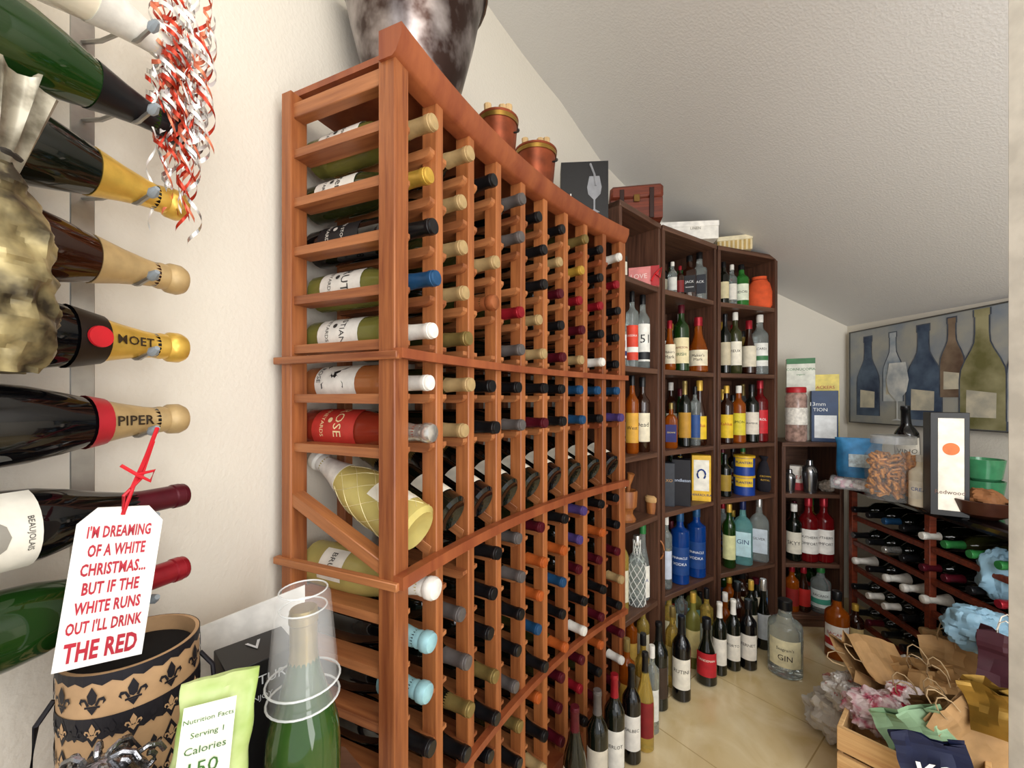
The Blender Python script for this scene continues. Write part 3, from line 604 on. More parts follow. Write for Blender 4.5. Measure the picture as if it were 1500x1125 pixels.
MB().rings([(.085,.085,0,3.5),(.092,.092,.01,3.5),(.092,.092,.18,3.5),(.07,.07,.22,2),(.07,.07,.235,2)],28,caps=(1,0)).build('glass_jar',mat('#e6ecec',.05,alpha=.13),root)
MB().lathe([(.074,.232),(.074,.262),(.07,.266)],28).build('jar_lid',mat('#c9cdd0',.15,alpha=.5),root)
b=MB()
for i in range(210):
    c=Vector((RN.uniform(-.07,.07),RN.uniform(-.07,.07),RN.uniform(.02,.18))); q=Matrix.Translation(c)@Matrix.Rotation(RN.uniform(0,3),4,'X')@Matrix.Rotation(RN.uniform(0,3),4,'Y')
    b.tube([(.017*math.cos(a),.013*math.sin(a)*(1+.4*math.cos(2*a)),0) for a in [k*.785 for k in range(8)]],.0048,5,M=q,closed=True)
o=b.build('pretzels',mat('#c88438',.5,0,.3,60),root); o['kind']='stuff'
bottle('liquor',atp(1349,1.60,CZ),.20,.036,'cream','w','short white milk glass bottle with blue print on the counter','bottle','#e9e2d0',[('CREAM',.55,.2,1)],name='liquor_bottle',capname='cap',tcol=['#2a4f9a'])
bottle('bordeaux',frame((1.86,1.92,CZ+.012),(-.12,-.08,.98),(-1,-1,0)),.38,.045,'black','k','dark wine bottle leaning in front of the painting','wine bottle','#d9d2c2',[('VINO',.5,.2,1)],labz=(.3,.62))
root=carton('liquor_box','tall black box with an orange circle on the counter','box',atp(1385,1.50,CZ,.25),.100,.085,.37,'#0e0e10',[('Redwood',.0,.085,.014,1)],[(-.030,.036,.02,.35,0)],('#ece4d4','#5a3a2a'))
MB().add([(.003+.022*math.cos(a*.2618),-.044,.24+.022*math.sin(a*.2618)) for a in range(24)],[tuple(range(24))]).build('orange_circle',mat('#d9702a',.5),root,recalc=False)
for i in range(2):
    root=thing('green_glass_bowl',['green glass bowl at the bottom of its stack on the counter','green glass bowl on top of its stack on the counter'][i],'bowl',atp(1440,1.64,CZ+.085*i),'green glass bowls'); MB().lathe([(.03,0),(.052,.02),(.062,.095),(.058,.095),(.048,.024),(.02,.01)],24).build('bowl_glass',mat('#5ab07c',.06,trans=.5),root)
bottle('liquor',atp(1441,1.80,CZ),.36,.040,'clear','r','clear bottle with red cap behind the green bowls','bottle','#dfe0da',[],name='liquor_bottle',capname='cap')
bottle('liquor',atp(1420,1.86,CZ),.32,.032,'amber','k','small amber bottle beside the wall painting','bottle','#e9dfc6',[],name='liquor_bottle',capname='cap')
root=thing('wooden_bowl','dark wooden bowl with a cloth inside at the counter edge','bowl',atp(1440,1.44,CZ)); MB().lathe([(.035,0),(.07,.02),(.085,.065),(.081,.067),(.06,.025),(.03,.012)],30).build('bowl_body',mat('#3a1c10',.35),root)
o=crumple('x','','',None,.05,.045,.035,mat('#8a5a34',.7,bump=.5),5,.3,6,part='bowl_contents'); o.parent=root; o.location=(0,0,.03)
# painting
root=thing('painting','painting of wine bottles and a glass on the right wall','painting',Matrix(((0,1,0,2.026),(-1,0,0,2.42),(0,0,1,1.07),(0,0,0,1))))
WP,HP=.92,.52
MB().box(0,WP,-.026,0,0,HP).build('canvas_back',mat('#b8b2a4',.7),root)
b=MB(); b.add([(0,-.027,0),(WP,-.027,0),(WP,-.027,HP),(0,-.027,HP)],[(0,1,2,3)],0)
def sil(x,z0,h,r,mi,o,out=.006):
    pr=[(1,.0),(1,.42),(.94,.50),(.74,.58),(.48,.66),(.33,.72),(.29,.80),(.29,.93),(.34,.935),(.34,1.0)]
    for g,m2,oo in ((out,7,0),(0,mi,1)):
        pts=[(x+a*r+g,z0+c*h+(g if c==1 else 0)) for a,c in pr]+[(x-a*r-g,z0+c*h+(g if c==1 else 0)) for a,c in pr[::-1]]; b.add([(min(WP-.003,max(.003,a)),-.0275-o*.0005-oo*.0002,min(max(c,.002),HP-.004)) for a,c in pts],[tuple(range(len(pts)))],m2)
    b.add([(x-r*.72,-.0279-o*.0005,z0+h*.10),(x+r*.6,-.0279-o*.0005,z0+h*.10),(x+r*.62,-.0279-o*.0005,z0+h*.30),(x-r*.7,-.0279-o*.0005,z0+h*.33)],[(0,1,2,3)],5)
for i,(x,z0,h,r,mi) in enumerate(((.27,.12,.36,.055,2),(.12,.04,.44,.07,1),(.43,.03,.46,.085,1),(.56,.14,.36,.05,3),(.68,.0,.52,.085,4),(.84,.04,.46,.07,2))):
    sil(x,z0,h,r,mi,i)
for x in (.30,):
    gp=[(.035,.02),(.004,.03),(.004,.12),(.05,.17),(.062,.23),(.045,.32)]; pts=[(x+a,c) for a,c in gp]+[(x-a,c) for a,c in gp[::-1]]; b.add([(a,-.0325,c) for a,c in pts],[tuple(range(len(pts)))],6)
b.build('painted_canvas',[mat('#7e8a98',.6,0,0,6,h2='#a9a79c'),mat('#222f4a',.6,0,0,9,h2='#56687e'),mat('#cfd2cf',.6,0,0,9,h2='#8796a6'),mat('#5f4a3c',.6,0,0,9,h2='#94806a'),mat('#6c693e',.6,0,0,8,h2='#a8a27c'),mat('#d8d0b8',.6,0,0,18,h2='#b4b0a0'),mat('#e4e4de',.5,0,0,14,h2='#a8b0b6'),mat('#3a4150',.6,0,0,20,h2='#59616c')],root,recalc=False)
for x0,x1,z0,z1 in ((-.006,0,-.006,HP+.006),(WP,WP+.006,-.006,HP+.006),(0,WP,-.006,0),(0,WP,HP,HP+.006)): MB().box(x0,x1,-.032,0,z0,z1).build('frame_strip',mat('#4c4a46',.4),root)
# ---------------------------------------------------------------- floor bottles
def fb(px,ybase,ytop,w,kind,g,cap,lab,texts,desc,tcol='#2b2420',labz=(.16,.52),labw=1.15):
    Y=F*EH/(ybase-HY); H=(ybase-ytop)*Y/F; R=w/2*Y/F; M=stand((px-750)/F*Y,Y,.0005)
    bottle(kind,M,round(min(H,.33),3),round(R,4),g,cap,desc,'bottle',lab,texts,'bottles standing on the marble floor',name='floor_bottle',capname='capsule',tcol=tcol,labz=labz,labw=labw,n=24)
FB=[(965,1035,905,26,'bordeaux','dark','k','#3b2c22',[],'dark bottle on the floor left of the white-labelled wine'),
(998,1022,890,26,'bordeaux','black','k','#e8e2d2',[('RUTINI',.6,.12,1)],'black wine bottle with white label standing alone on the floor'),
(1035,999,905,28,'bell','dark','k','#b4202a',[('SANDEMAN',.7,.12,1)],'port bottle with red label on the floor',dict(tcol=['#f2e9d8'])),
(1054,986,882,20,'bordeaux','dark','w','#e6e0d2',[],'dark bottle with white neck behind the port'),
(1074,979,878,20,'bordeaux','dark','w','#e7e1d3',[('PORTO',.6,.12,1)],'slim dark bottle with white label, second left of the gin'),
(1096,977,878,23,'liquor','black','k','#e2dcd0',[('FERNET',.6,.12,1)],'black bottle with pale label, left of the clear gin'),
(1150,984,878,44,'liquor','clear','k','#e7dfb8',[('Seagram\'s',.66,.14,1),('GIN',.36,.2,1)],'large clear gin bottle with yellowish label on the floor',dict(labw=1.0)),
(1226,962,866,30,'liquor','amber','k','#e9e4dc',[('BACARDI',.66,.14,1),('#',.3,.3,1)],'amber rum bottle on the floor by the low rack',dict(tcol=['#b01f24'])),
(1253,952,885,20,'liquor','brown','y','#d9c28a',[],'small brown bottle with yellow cap behind the rum'),
(945,1095,955,25,'burgundy','gold','k','#7e1d20',[],'golden bottle with red label, beside the rack base'),
(925,1112,975,27,'bordeaux','black','k','#e4e0d8',[('MALBEC',.6,.12,1)],'black bottle with white label and dark neck by the rack base'),
(900,1140,985,30,'bordeaux','dark','r','#e2dfd6',[('MERLOT',.6,.12,1)],'dark bottle with bright red neck by the rack base'),
(875,1172,1000,32,'bordeaux','dark','g','#cfc8b8',[],'dark bottle with grey neck by the rack base'),
(842,1205,1030,36,'burgundy','dark','m','#d9d2c0',[],'dark bottle with maroon neck by the rack base'),
(918,1062,935,24,'tall','amber','G','#caa24a',[],'slender golden bottle between rack and narrow bookcase'),
(942,1052,928,22,'liquor','gold','k','#d8cfa6',[],'golden bottle with black cap in front of the narrow bookcase'),
(955,1070,945,20,'tall','clear','w','#d9d9d0',[],'slim clear bottle with white cap near the rack end'),
(985,1003,880,20,'liquor','gold','G','#c9b46a',[],'golden bottle with dull gold cap by the second bookcase'),
(1015,975,868,20,'liquor','straw','y','#d9c88a',[],'olive bottle with yellow cap in front of the second bookcase'),
(1035,966,862,18,'tall','gold','k','#cfd6c8',[],'tall golden bottle with black cap before the second bookcase'),
(1080,952,852,24,'liquor','brown','k','#e2cf9c',[('SPICED',.6,.12,1)],'brown rum bottle with buff label before the third bookcase'),
(1062,962,868,18,'liquor','amber','w','#c9a24a',[],'amber bottle with white cap before the third bookcase'),
(1100,948,850,18,'tall','dark','y','#c8c2b0',[],'dark bottle with yellow cap before the third bookcase'),
(1118,948,848,20,'bell','dark','s','#cfd4da',[],'dark bottle with silver top before the third bookcase')]
for r in FB: fb(*r[:9],r[9],**(r[10] if len(r)>10 else {}))
# ---------------------------------------------------------------- wall mounted rack at left
wd=Vector((.342,.94)); wq=Vector((.94,-.342)); tip=Vector((-.466,.583))
rows=[.479,.375,.271,.167,.072,-.027,-.135,-.238]
wallrack=thing('wall_wine_rack','brushed steel wall mounted wine rack on the left wall','wine rack',Matrix.Translation((-.572,.55,1.2)))
MET=mat('#a9a6a0',.35,.85)
for q in (0,.19):
    base=Vector((-.572,.545))-wd*q
    M=Matrix(((wd.x,wq.x,0,base.x+.572),(wd.y,wq.y,0,base.y-.55),(0,0,1,0),(0,0,0,1)))
    MB().box(-.013,.013,-.01,.002,-.42,.62,M=M).build('wall_strip',MET,wallrack)
    for r in rows:
        rr=.017 if q==0 else .046; dx=.012 if q==0 else 0
        pts=[(0,0,r-.004),(dx*.5,.03,r-.006)]+[(dx,.095+(rr+.003)*math.cos(a),r-(rr+.003)*math.sin(a)) for a in [math.pi-math.pi*k/9 for k in range(7)]]+[(dx,.116+rr*.6,r-.012)]
        b=MB(); b.tube(pts,.0028,6,M=M); wc=b.build('wire_cradle',MET,wallrack)
        b=MB(); e=Vector(pts[-1]); b.tube([(e.x,e.y-.006,e.z-.003),(e.x,e.y,e.z),(e.x,e.y+.008,e.z+.004)],[.004,.0062,.003],8,M=M); b.build('rubber_tip',mat('#8d959b',.6),wc)
WB=[('champagne','cream','w',None,'', 'white necked champagne bottle, topmost on the left wall rack'),
('champagne','green','k',None,'','green champagne bottle with dark neck, second from top on wall rack'),
('champagne','dark','Y',None,'','champagne bottle with yellow gold foil on the wall rack'),
('champagne','brown','t',None,'','champagne bottle with pale gold foil on the wall rack'),
('champagne','black','Y','#17140f','MOET','dark champagne bottle with gold foil and red seal, wall rack'),
('champagne','black','t',None,'PIPER','champagne bottle with gold foil and red collar, wall rack'),
('burgundy','black','m','#e9e4d6','','burgundy bottle with cream portrait label and maroon neck, wall rack'),
('burgundy','green','r',None,'','green bottle with metallic red neck, lowest on the wall rack')]
CPR=PROF['champagne'][1]
def foilr(t):
    for (r0,z0),(r1,z1) in zip(CPR,CPR[1:]):
        if z0<=t<=z1: return r0+(r1-r0)*(t-z0)/(z1-z0+1e-9)
    return CPR[0][0]
for i,(kind,g,cap,lab,txt,desc) in enumerate(WB):
    H=.315; R=.044 if kind=='champagne' else .041
    base=tip-wd*H
    M=frame((base.x,base.y,1.2+rows[i]),(wd.x,wd.y,0),(wq.x,wq.y,0))
    def ex(root,H,R,i=i,txt=txt):
        if txt:
            zc=.785*H; b=MB()
            def fn(x,y):
                z=zc+x; rad=R*foilr(z/H)+.0016; a=(y+.001)/rad
                return (sgn*rad*math.sin(a),-rad*math.cos(a),z)
            xw=root.matrix_world.to_3x3()@Vector((1,0,0)); sgn=1 if xw.z>0 else -1
            b.text(txt,fn,h=.0125,w=.042,mi=0,bold=.015); b.build('foil_lettering',[mat('#2a1c0a',.5)],root,recalc=False)
        if i==4:
            MB().lathe([(R*.80+.0015,.60*H),(R*.60+.003,.70*H)],24,caps=(0,0)).build('dark_collar',mat('#1c120c',.4),root)
            c=Vector((0,-(R*.70+.003),.655*H)); MB().lathe([(.0125,0),(.012,.0025)],20,M=Matrix.Translation(c)@Matrix.Rotation(math.radians(80),4,'X')).build('red_seal',mat('#c4202a',.35),root)
        if i==5: MB().lathe([(R*.70+.001,.655*H),(R*.60+.0015,.71*H)],24,caps=(0,0)).build('red_collar',mat('#a8222c',.4),root)
    tx=(); kw={}
    if i==6: tx=[('@',.5,.5,2),('BEAUJOLAIS',.9,.07,1),('VILLAGES',.12,.08,1)]; kw=dict(labz=(.22,.5),labw=1.3,tcol=['#2a2622','#8f8a80'])
    if i==4: lab='#20180f'; tx=[('ANNIVERSARY',.5,.12,1)]; kw=dict(labz=(.3,.42),labw=1.2,tcol=['#c89a3a'])
    bpy.context.view_layer.update()
    bottle(kind,M,H,R,g,cap,desc,'wine bottle',lab,tx,'bottles on the left wall rack',extra=ex,n=32,**kw)
# gift tag
nrm=Vector((math.sin(.75),-math.cos(.75),0))
M=frame((-.430,.440,1.002),(.10,.07,1),nrm)
root=thing('gift_tag','white gift tag with red Christmas wine rhyme hanging from a bottle','tag',M)
w,h=.034,.082
MB().prism([(-w,-h),(w,-h),(w,h*.80),(w*.6,h),(-w*.6,h),(-w,h*.80)],-.0015,.0015,M=Matrix.Rotation(math.pi/2,4,'X')).build('tag_board',mat('#efede8',.5,var=.03),root)
b=MB()
for s,z,hh,ww in (("I'M DREAMING",.057,.0130,.050),("OF A WHITE",.0375,.0130,.045),("CHRISTMAS...",.018,.0130,.051),("BUT IF THE",-.0015,.0130,.044),("WHITE RUNS",-.021,.0130,.051),("OUT I'LL DRINK",-.0405,.0130,.058),("THE RED",-.065,.020,.056)):
    b.text(s,lambda x,y,z=z:(x,-.0022,z+y),h=hh,w=ww,mi=0,stretch=True,bold=.03 if hh<.015 else .035)
b.build('red_lettering',[mat('#b01c30',.5)],root,recalc=False)
b=MB(); b.tube([(0,-.001,h*.9),(.004,-.002,h+.02),(.012,.01,h+.055),(.018,.03,h+.085)],.0022,6); b.tube([(.0,-.001,h*.9),(-.002,-.004,h+.012),(.010,.002,h+.03),(.016,.02,h+.07)],.0018,6)
b.tube([(.006,-.003,h+.035),(.02,-.006,h+.04),(.018,-.004,h+.028),(.006,-.003,h+.035),(-.008,-.004,h+.045)],.002,6); b.build('red_ribbon',mat('#c9202c',.35),root)
# curling ribbon
root=thing('curling_ribbon','bunch of curled red and silver gift ribbon hanging from the upper bottles','ribbon',Matrix.Translation((-.447,.555,1.70)))
RM=[mat('#b8351f',.25,.5),mat('#d8d4d0',.2,.8),mat('#d8795a',.3,.4),mat('#e9e6e2',.3,.3)]
for i in range(56):
    b=MB(); x0,y0=RN.uniform(-.036,.036),RN.uniform(-.012,.012); L=RN.uniform(.08,.25); zt=.08-RN.uniform(0,.15); rad=RN.uniform(.004,.010); tw=RN.uniform(14,26); vs=[];fs=[];N=60; ph=RN.uniform(0,6)
    for k in range(N+1):
        t=k/N; a=ph+tw*t; x=x0*(1-.2*t)+rad*math.cos(a)+.006*math.sin(3*t+i); y=y0+rad*math.sin(a); z=zt-L*t
        vs+=[(x,y,z-.003),(x,y,z+.0035)]
    fs=[(2*k,2*k+2,2*k+3,2*k+1) for k in range(N)]; b.add(vs,fs); b.build('ribbon_strand',RM[i%4],root,recalc=False)
# gold gift bag at far left
GOLD=mat('#3a3226',.42,.5,0,26,bump=.9,h2='#b5a577',thr=(.38,.62))
root=thing('bottle_gift_bag','gold and black mottled bottle gift bag at the far left','gift bag',Matrix.Translation((-.430,.335,1.222)))
b=MB(); kb=[(0,.028),(.01,.036),(.03,.040),(.06,.041),(.12,.038),(.15,.030),(.170,.020),(.180,.017)]
def ki(z):
    for (z0,r0),(z1,r1) in zip(kb,kb[1:]):
        if z0<=z<=z1: return r0+(r1-r0)*(z-z0)/(z1-z0)
    return .017
b.rings([(ki(z),ki(z)*.95,z,2.3) for z in [.18*k/45 for k in range(46)]],64)
def crk(v):
    v=Vector(v); q=abs(noise.noise(v*38))*.012+noise.noise(v*80)*.004; a=math.atan2(v.y,v.x); return (v.x-math.cos(a)*q,v.y-math.sin(a)*q,v.z+q*.3)
b.v=[crk(v) for v in b.v]; b.build('bag_body',GOLD,root,ang=.35)
b=MB(); b.rings([(.017+.018*q,.016+.016*q,.17+.075*q,2) for q in [k/12 for k in range(13)]],60,caps=(0,0)); b.v=[(x+.005*math.sin(11*math.atan2(y,x))*(z-.165)*12,y+.005*math.cos(9*math.atan2(y,x))*(z-.165)*12,z+.004*math.sin(7*math.atan2(y,x))) for x,y,z in b.v]; b.build('bag_ruffle',mat('#6f6858',.35,.6,0,60,h2='#b5ae9c'),root)
MB().tube([(.018*math.cos(a*.6),.017*math.sin(a*.6),.18) for a in range(11)],.003,6,closed=True).build('bag_tie',mat('#2a2622',.5),root)
# ---------------------------------------------------------------- table and foreground things
TZ=.62
root=thing('side_table','low dark side table at the bottom left','table',Matrix.Translation((-.38,.40,0)))
MB().prism([(-.24,-.22),(.27,-.22),(.27,.13),(.10,.285),(-.055,.285)],TZ-.03,TZ-.0005).build('tabletop',DKX,root)
for x,y in ((-.18,-.19),(.22,-.19),(.2,.08),(-.06,.23)): MB().box(x-.015,x+.015,y-.015,y+.015,0,TZ-.03).build('leg',DKZ,root)
TAN=mat('#bd9870',.6); BK=mat('#15121a',.55)
fx,fy=-.462,.50; root=thing('round_gift_box','round tan gift box with black fleur-de-lis pattern on the side table','gift box',stand(fx,fy,TZ)); r=.064; Ht=.285
MB().lathe([(r-.002,0),(r,.001),(r,Ht),(r-.004,Ht),(r-.005,.02)],48).build('box_wall',TAN,root)
b=MB(); rr=r+.0008
def cyl(x,z,o=0): return ((rr+o)*math.sin(x/rr),-(rr+o)*math.cos(x/rr),z)
FL=[[(0,.014),(.004,.006),(.0028,-.001),(.0,-.003),(-.0028,-.001),(-.004,.006)],[(.002,-.003),(.005,.003),(.009,.004),(.0105,.0),(.008,-.003),(.0085,.0005),(.006,.001),(.004,-.004)],[(-.002,-.003),(-.005,.003),(-.009,.004),(-.0105,.0),(-.008,-.003),(-.0085,.0005),(-.006,.001),(-.004,-.004)],[(-.006,-.004),(.006,-.004),(.006,-.006),(-.006,-.006)],[(0,-.012),(.004,-.006),(-.004,-.006)]]
def fleur(x,z,s,mi):
    for poly in FL: b.add([cyl(x+a*s,z+c*s,.0006) for a,c in poly],[tuple(range(len(poly)))],mi)
nC=12; wC=2*math.pi*rr/nC
for i in range(nC):
    x=i*wC; fleur(x,Ht-.028,1.15,0)
    for k in range(7):
        z=.02+k*.034
        b.add([cyl(*q,.0002) for q in [(x,z+.016),(x+wC*.24,z),(x,z-.016),(x-wC*.24,z)]],[(0,1,2,3)],0); fleur(x,z,.7,1); fleur(x+wC/2,z,.75,0)
N=48
for z0,z1 in ((Ht-.008,Ht),(Ht-.066,Ht-.046)):
    for i in range(N):
        x0=i*2*math.pi*rr/N; x1=x0+2*math.pi*rr/N
        b.add([cyl(x0,z0-.004*(i%2)),cyl(x1,z0-.004*((i+1)%2)),cyl(x1,z1),cyl(x0,z1)],[(0,1,2,3)],0)
b.build('fleur_pattern',[BK,TAN],root,recalc=False)
MB().lathe([(r-.006,Ht-.02),(r-.006,Ht-.018)],40).build('dark_interior',mat('#0a0a0c',.9),root)
for sg in (-1,1): MB().tube([(sg*(r+.001),0,Ht-.04),(sg*(r+.014),-.004,Ht-.06),(sg*(r+.018),-.01,Ht-.12),(sg*(r+.010),-.012,Ht-.15),(sg*(r-.002),-.024,Ht-.145)],.0028,8).build('rope_handle',BK,root)
# champagne bottle with plastic cups
bx,by=-.262,.515
GL['bgreen']=glass('#2c4a1c')
bottle('burgundy',stand(bx,by,TZ),.318,.043,'bgreen','G','green wine bottle under clear cups on the side table','wine bottle','#e4dfcc',[('BRUT',.5,.2,1)],n=36,labz=(.1,.36))
for i in range(2):
    root=thing('plastic_cup',['clear plastic cup upside down over the bottle, lower one','clear plastic cup upside down over the bottle, outer top one'][i],'cup',Matrix.Translation((bx,by,TZ+.205+.022*i)),'plastic cups over the champagne bottle')
    k=1+.02*i
    MB().lathe([(.0405*k,0),(.042*k,.001),(.042*k,.004),(.040*k,.006),(.031*k,.105),(.028*k,.113),(.026*k,.115)],36,caps=(0,0)).build('cup_wall',mat('#f4f8f8',.04,alpha=.12),root)
    MB().tube([(.0415*k*math.cos(a*.2244),.0415*k*math.sin(a*.2244),.002) for a in range(28)],.0013,6,closed=True).build('rim',mat('#f0f4f4',.1,alpha=.6),root)
    MB().tube([(.027*k*math.cos(a*.2244),.027*k*math.sin(a*.2244),.114) for a in range(28)],.001,6,closed=True).build('base_ring',mat('#f0f4f4',.1,alpha=.5),root)
root=carton('aerator_box','black wine aerator box with grey lettering on the side table','box',stand(-.368,.590,TZ,.25),.088,.075,.222,'#121214',[('VINTURI',-.004,.196,.0125,0),('ENJOY',-.004,.172,.009,0)],tcols=('#d9dce0',))
b=MB(); b.add([(-.01,.02,.2232),(0,-.005,.2232),(.01,.02,.2232),(.006,.02,.2232),(0,.004,.2232),(-.006,.02,.2232)],[(0,1,4,5),(1,2,3,4)]); b.build('v_emblem',mat('#c9ccd0',.4),root,recalc=False)
b=MB(); b.prism([(-.07,0),(.09,0),(.09,.27),(-.07,.225)],-.001,.001,M=Matrix.Rotation(math.pi/2,4,'X')); o=b.build('paper_sheet',mat('#e9e6e0',.7)); o.matrix_world=frame((-.43,.652,TZ),(0,0,1),(.36,-.93,0)); tag(o,'plain white card sheet standing behind the black aerator box','card')
root=thing('snack_pouch','green and white food pouch in front of the black box','pouch',frame((-.325,.405,TZ),(.10,.04,1),(.55,-.8,0)))
b=MB(); kr=[(0,.030,.018),(.03,.034,.022),(.16,.034,.018),(.27,.031,.008),(.290,.033,.003),(.302,.033,.002)]
rs=[]
for k in range(44):
    z=.302*k/43
    for (z0,a0,b0),(z1,a1,b1) in zip(kr,kr[1:]):
        if z0<=z<=z1+1e-6: q=(z-z0)/(z1-z0); rs.append((a0+(a1-a0)*q,b0+(b1-b0)*q,z,3)); break
b.rings(rs,48); b.v=[(x+.004*noise.noise(Vector((x,y,z))*30),y+.006*noise.noise(Vector((x,y,z))*40+Vector((5,0,0))),z+.006*noise.noise(Vector((x*40,0,3)))*(z/.3)) for x,y,z in b.v]; b.build('pouch_film',mat('#8fae4c',.3,0,0,16,bump=.6,h2='#cdd79c'),root,ang=.4)
b=MB(); b.add([(-.029,-.027,.12),(.016,-.027,.12),(.014,-.0135,.285),(-.028,-.0135,.285)],[(0,1,2,3)],0)
for s,z,hh in (('Nutrition Facts',.272,.009),('Serving 1',.258,.007),('Calories',.245,.007),('150',.228,.013),('Total Fat 8g',.210,.007),('Sodium 5g',.197,.007),('Protein 2g',.184,.007)): b.text(s,lambda x,y,z=z:(x-.007,-.0285+(z-.12)*.082,z+y),h=hh,w=.040,mi=1)
b.build('nutrition_panel',[mat('#e8ebdc',.5),mat('#3f6a2c',.5)],root,recalc=False)
SIL=mat('#8d8d90',.2,.95,.4,70,bump=.9)
root=thing('silver_ornament','ornate silver filigree ornament at the bottom left corner','ornament',Matrix.Translation((-.385,.378,TZ)))
MB().lathe([(.04,0),(.036,.01),(.012,.03),(.01,.16),(.02,.19),(.036,.208),(.038,.220),(.026,.234),(.012,.244)],32).build('stem_and_dome',SIL,root)
b=MB()
for k in range(14):
    a=k*.449; rr2=.018 if k%2 else .036; c=Vector((rr2*math.cos(a),rr2*math.sin(a),.236 if k%2 else .224)); b.tube([c+Vector((.014*math.cos(q)*math.cos(a),.014*math.cos(q)*math.sin(a),.014*math.sin(q)))*(1-q/12) for q in [j*.7 for j in range(12)]],.0026,6)
b.build('scroll_work',SIL,root)
# ---------------------------------------------------------------- bag pile at the lower right
def pp(px,py,Y): return Vector(((px-750)/F*Y,Y,EH-(py-HY)*Y/F))
root=thing('wooden_crate','pale pine crate on the floor at the lower right','crate',frame((1.14,1.17,0),(0,0,1),(-.75,-.66,0)))
for y in (-.10,.10):
    for z in (.005,.085,.165): MB().box(-.15,.15,y-.006,y+.006,z,z+.070).build('slat',PINE,root)
for x in (-.144,.144):
    for z in (.005,.085,.165): MB().box(x-.006,x+.006,-.094,.094,z,z+.070).build('slat',PINE,root)
MB().box(-.138,.138,-.094,.094,.005,.015).build('crate_floor',PINE,root)
def gbag(label,M,w,d,h,col,text=None,tcol='#ffffff',hcol='#b59a74',rough=.6,metal=0,handles=2,open_=1):
    root=thing('gift_bag',label,'gift bag',M,'gift bags piled at the right')
    b=MB()
    pr=[]; 
    for x in (-.5,-.3,-.1,.1,.3,.5): pr.append((x*w,-d/2))
    pr.append((w/2,0))
    for x in (.5,.3,.1,-.1,-.3,-.5): pr.append((x*w,d/2))
    pr.append((-w/2,0)); side=(6,13); vs=[];fs=[]; nz=16; K=len(pr)
    for k in range(nz+1):
        z=h*k/nz; f=k/nz
        for i,(x,y) in enumerate(pr):
            gx=(1 if i not in side else 1-.45*f); V=Vector((x*16,y*16,z*18+w*50)); g=.25+.75*f; j=noise.noise(V)*.022*g; q=(noise.noise(V+Vector((9,2,4)))*.026+noise.noise(V*2.3)*.012)*g
            vs.append((x*gx*(1+.05*f)+j,y*(1-(.35 if open_ else .85)*f)+q,z+(j if k==nz else 0)))
    for k in range(nz):
        for i in range(K): fs.append((k*K+i,k*K+(i+1)%K,(k+1)*K+(i+1)%K,(k+1)*K+i))
    fs.append(tuple(range(K))[::-1]); b.add(vs,fs); b.build('paper_body',mat(col,rough,metal,.16,18,bump=.35),root,ang=.2)
    for sg in (-1,1)[:handles]: MB().tube([(-w*.15,sg*d*.30,h-.02),(-w*.16,sg*d*.33,h+.015),(-w*.1,sg*d*.45,h+.04),(0,sg*d*.5,h+.05),(w*.1,sg*d*.45,h+.04),(w*.16,sg*d*.33,h+.015),(w*.15,sg*d*.30,h-.02)],.0018,6).build('twisted_handle',mat(hcol,.6),root)
    if text:
        b=MB(); b.text(text,lambda x,y:(x,-d/2-.016,h*.5+y),h=h*.34,w=w*.8,mi=0,bold=.02); b.build('lettering',[mat(tcol,.5)],root,recalc=False)
    return root
gbag('open brown kraft bag tipped to the left over the cellophane',frame(pp(1315,985,1.42),(-.95,-.1,.35),(-.2,-.5,.8)),.15,.08,.20,'#a98458')
gbag('brown kraft bag leaning upright in the middle of the pile',frame(pp(1390,1075,1.34),(-.40,.05,1),(-.8,-.6,.1)),.15,.05,.24,'#a07a4c')
gbag('tan kraft bag squashed flat, behind the pale green bag',frame(pp(1390,1125,1.24),(-.50,.1,1),(-.6,-.8,.0)),.15,.04,.24,'#94703f',open_=0)
gbag('light kraft bag with tall handles left of the gold bag',frame(pp(1425,1120,1.27),(-.35,.05,1),(-.8,-.6,.1)),.14,.04,.28,'#b48e5e',open_=0)
gbag('narrow kraft bag folded flat against the gold bag',frame(pp(1435,1140,1.18),(-.50,.05,1),(-.7,-.7,.1)),.13,.03,.25,'#8c6a40',open_=0)
gbag('kraft bag lying flat in front of the plum bag',frame(pp(1465,1120,1.10),(-.75,.05,.8),(-.5,-.7,.4)),.13,.03,.20,'#a9855a',open_=0)
gbag('kraft bag with crushed top highest in the heap',frame(pp(1400,1020,1.40),(-.15,.0,1),(-.8,-.6,.1)),.13,.06,.20,'#b38f62')
gbag('pale green gift bag squeezed between kraft bags',frame(pp(1375,1135,1.13),(-.5,.1,1),(-.6,-.8,.0)),.15,.02,.19,'#8fb08a',handles=0,open_=0)
gbag('crinkled gold gift bag with creased front at the right edge',frame(pp(1462,1075,1.06),(-.15,.05,1),(-.8,-.6,0)),.09,.04,.13,'#8a6a2c',metal=.6,rough=.3,handles=0)
gbag('dark plum gift bag at the right edge',frame(pp(1478,1050,1.17),(.0,.02,1),(-.8,-.6,0)),.11,.06,.23,'#3a1520',hcol='#e4ddd0')
gbag('navy gift bag with white letters on the crate',frame(pp(1380,1165,1.02),(-.2,.1,1),(-.6,-.8,.15)),.13,.03,.14,'#141d3e','KS',handles=0,open_=0)
gbag('cream paper bag standing behind the plum bag',frame(pp(1455,1010,1.36),(0,.1,1),(-.9,-.5,0)),.13,.06,.21,'#cbbd9c',hcol='#efe9dc')
BT_=mat('#8fb6cc',.5,0,.10,8,bump=.3)
crumple('tissue_paper','crumpled pale blue paper bag on the gift bags, lower heap','tissue paper',Matrix.Translation(pp(1432,955,1.33)),.085,.07,.07,BT_,2,.32,3.5,64)
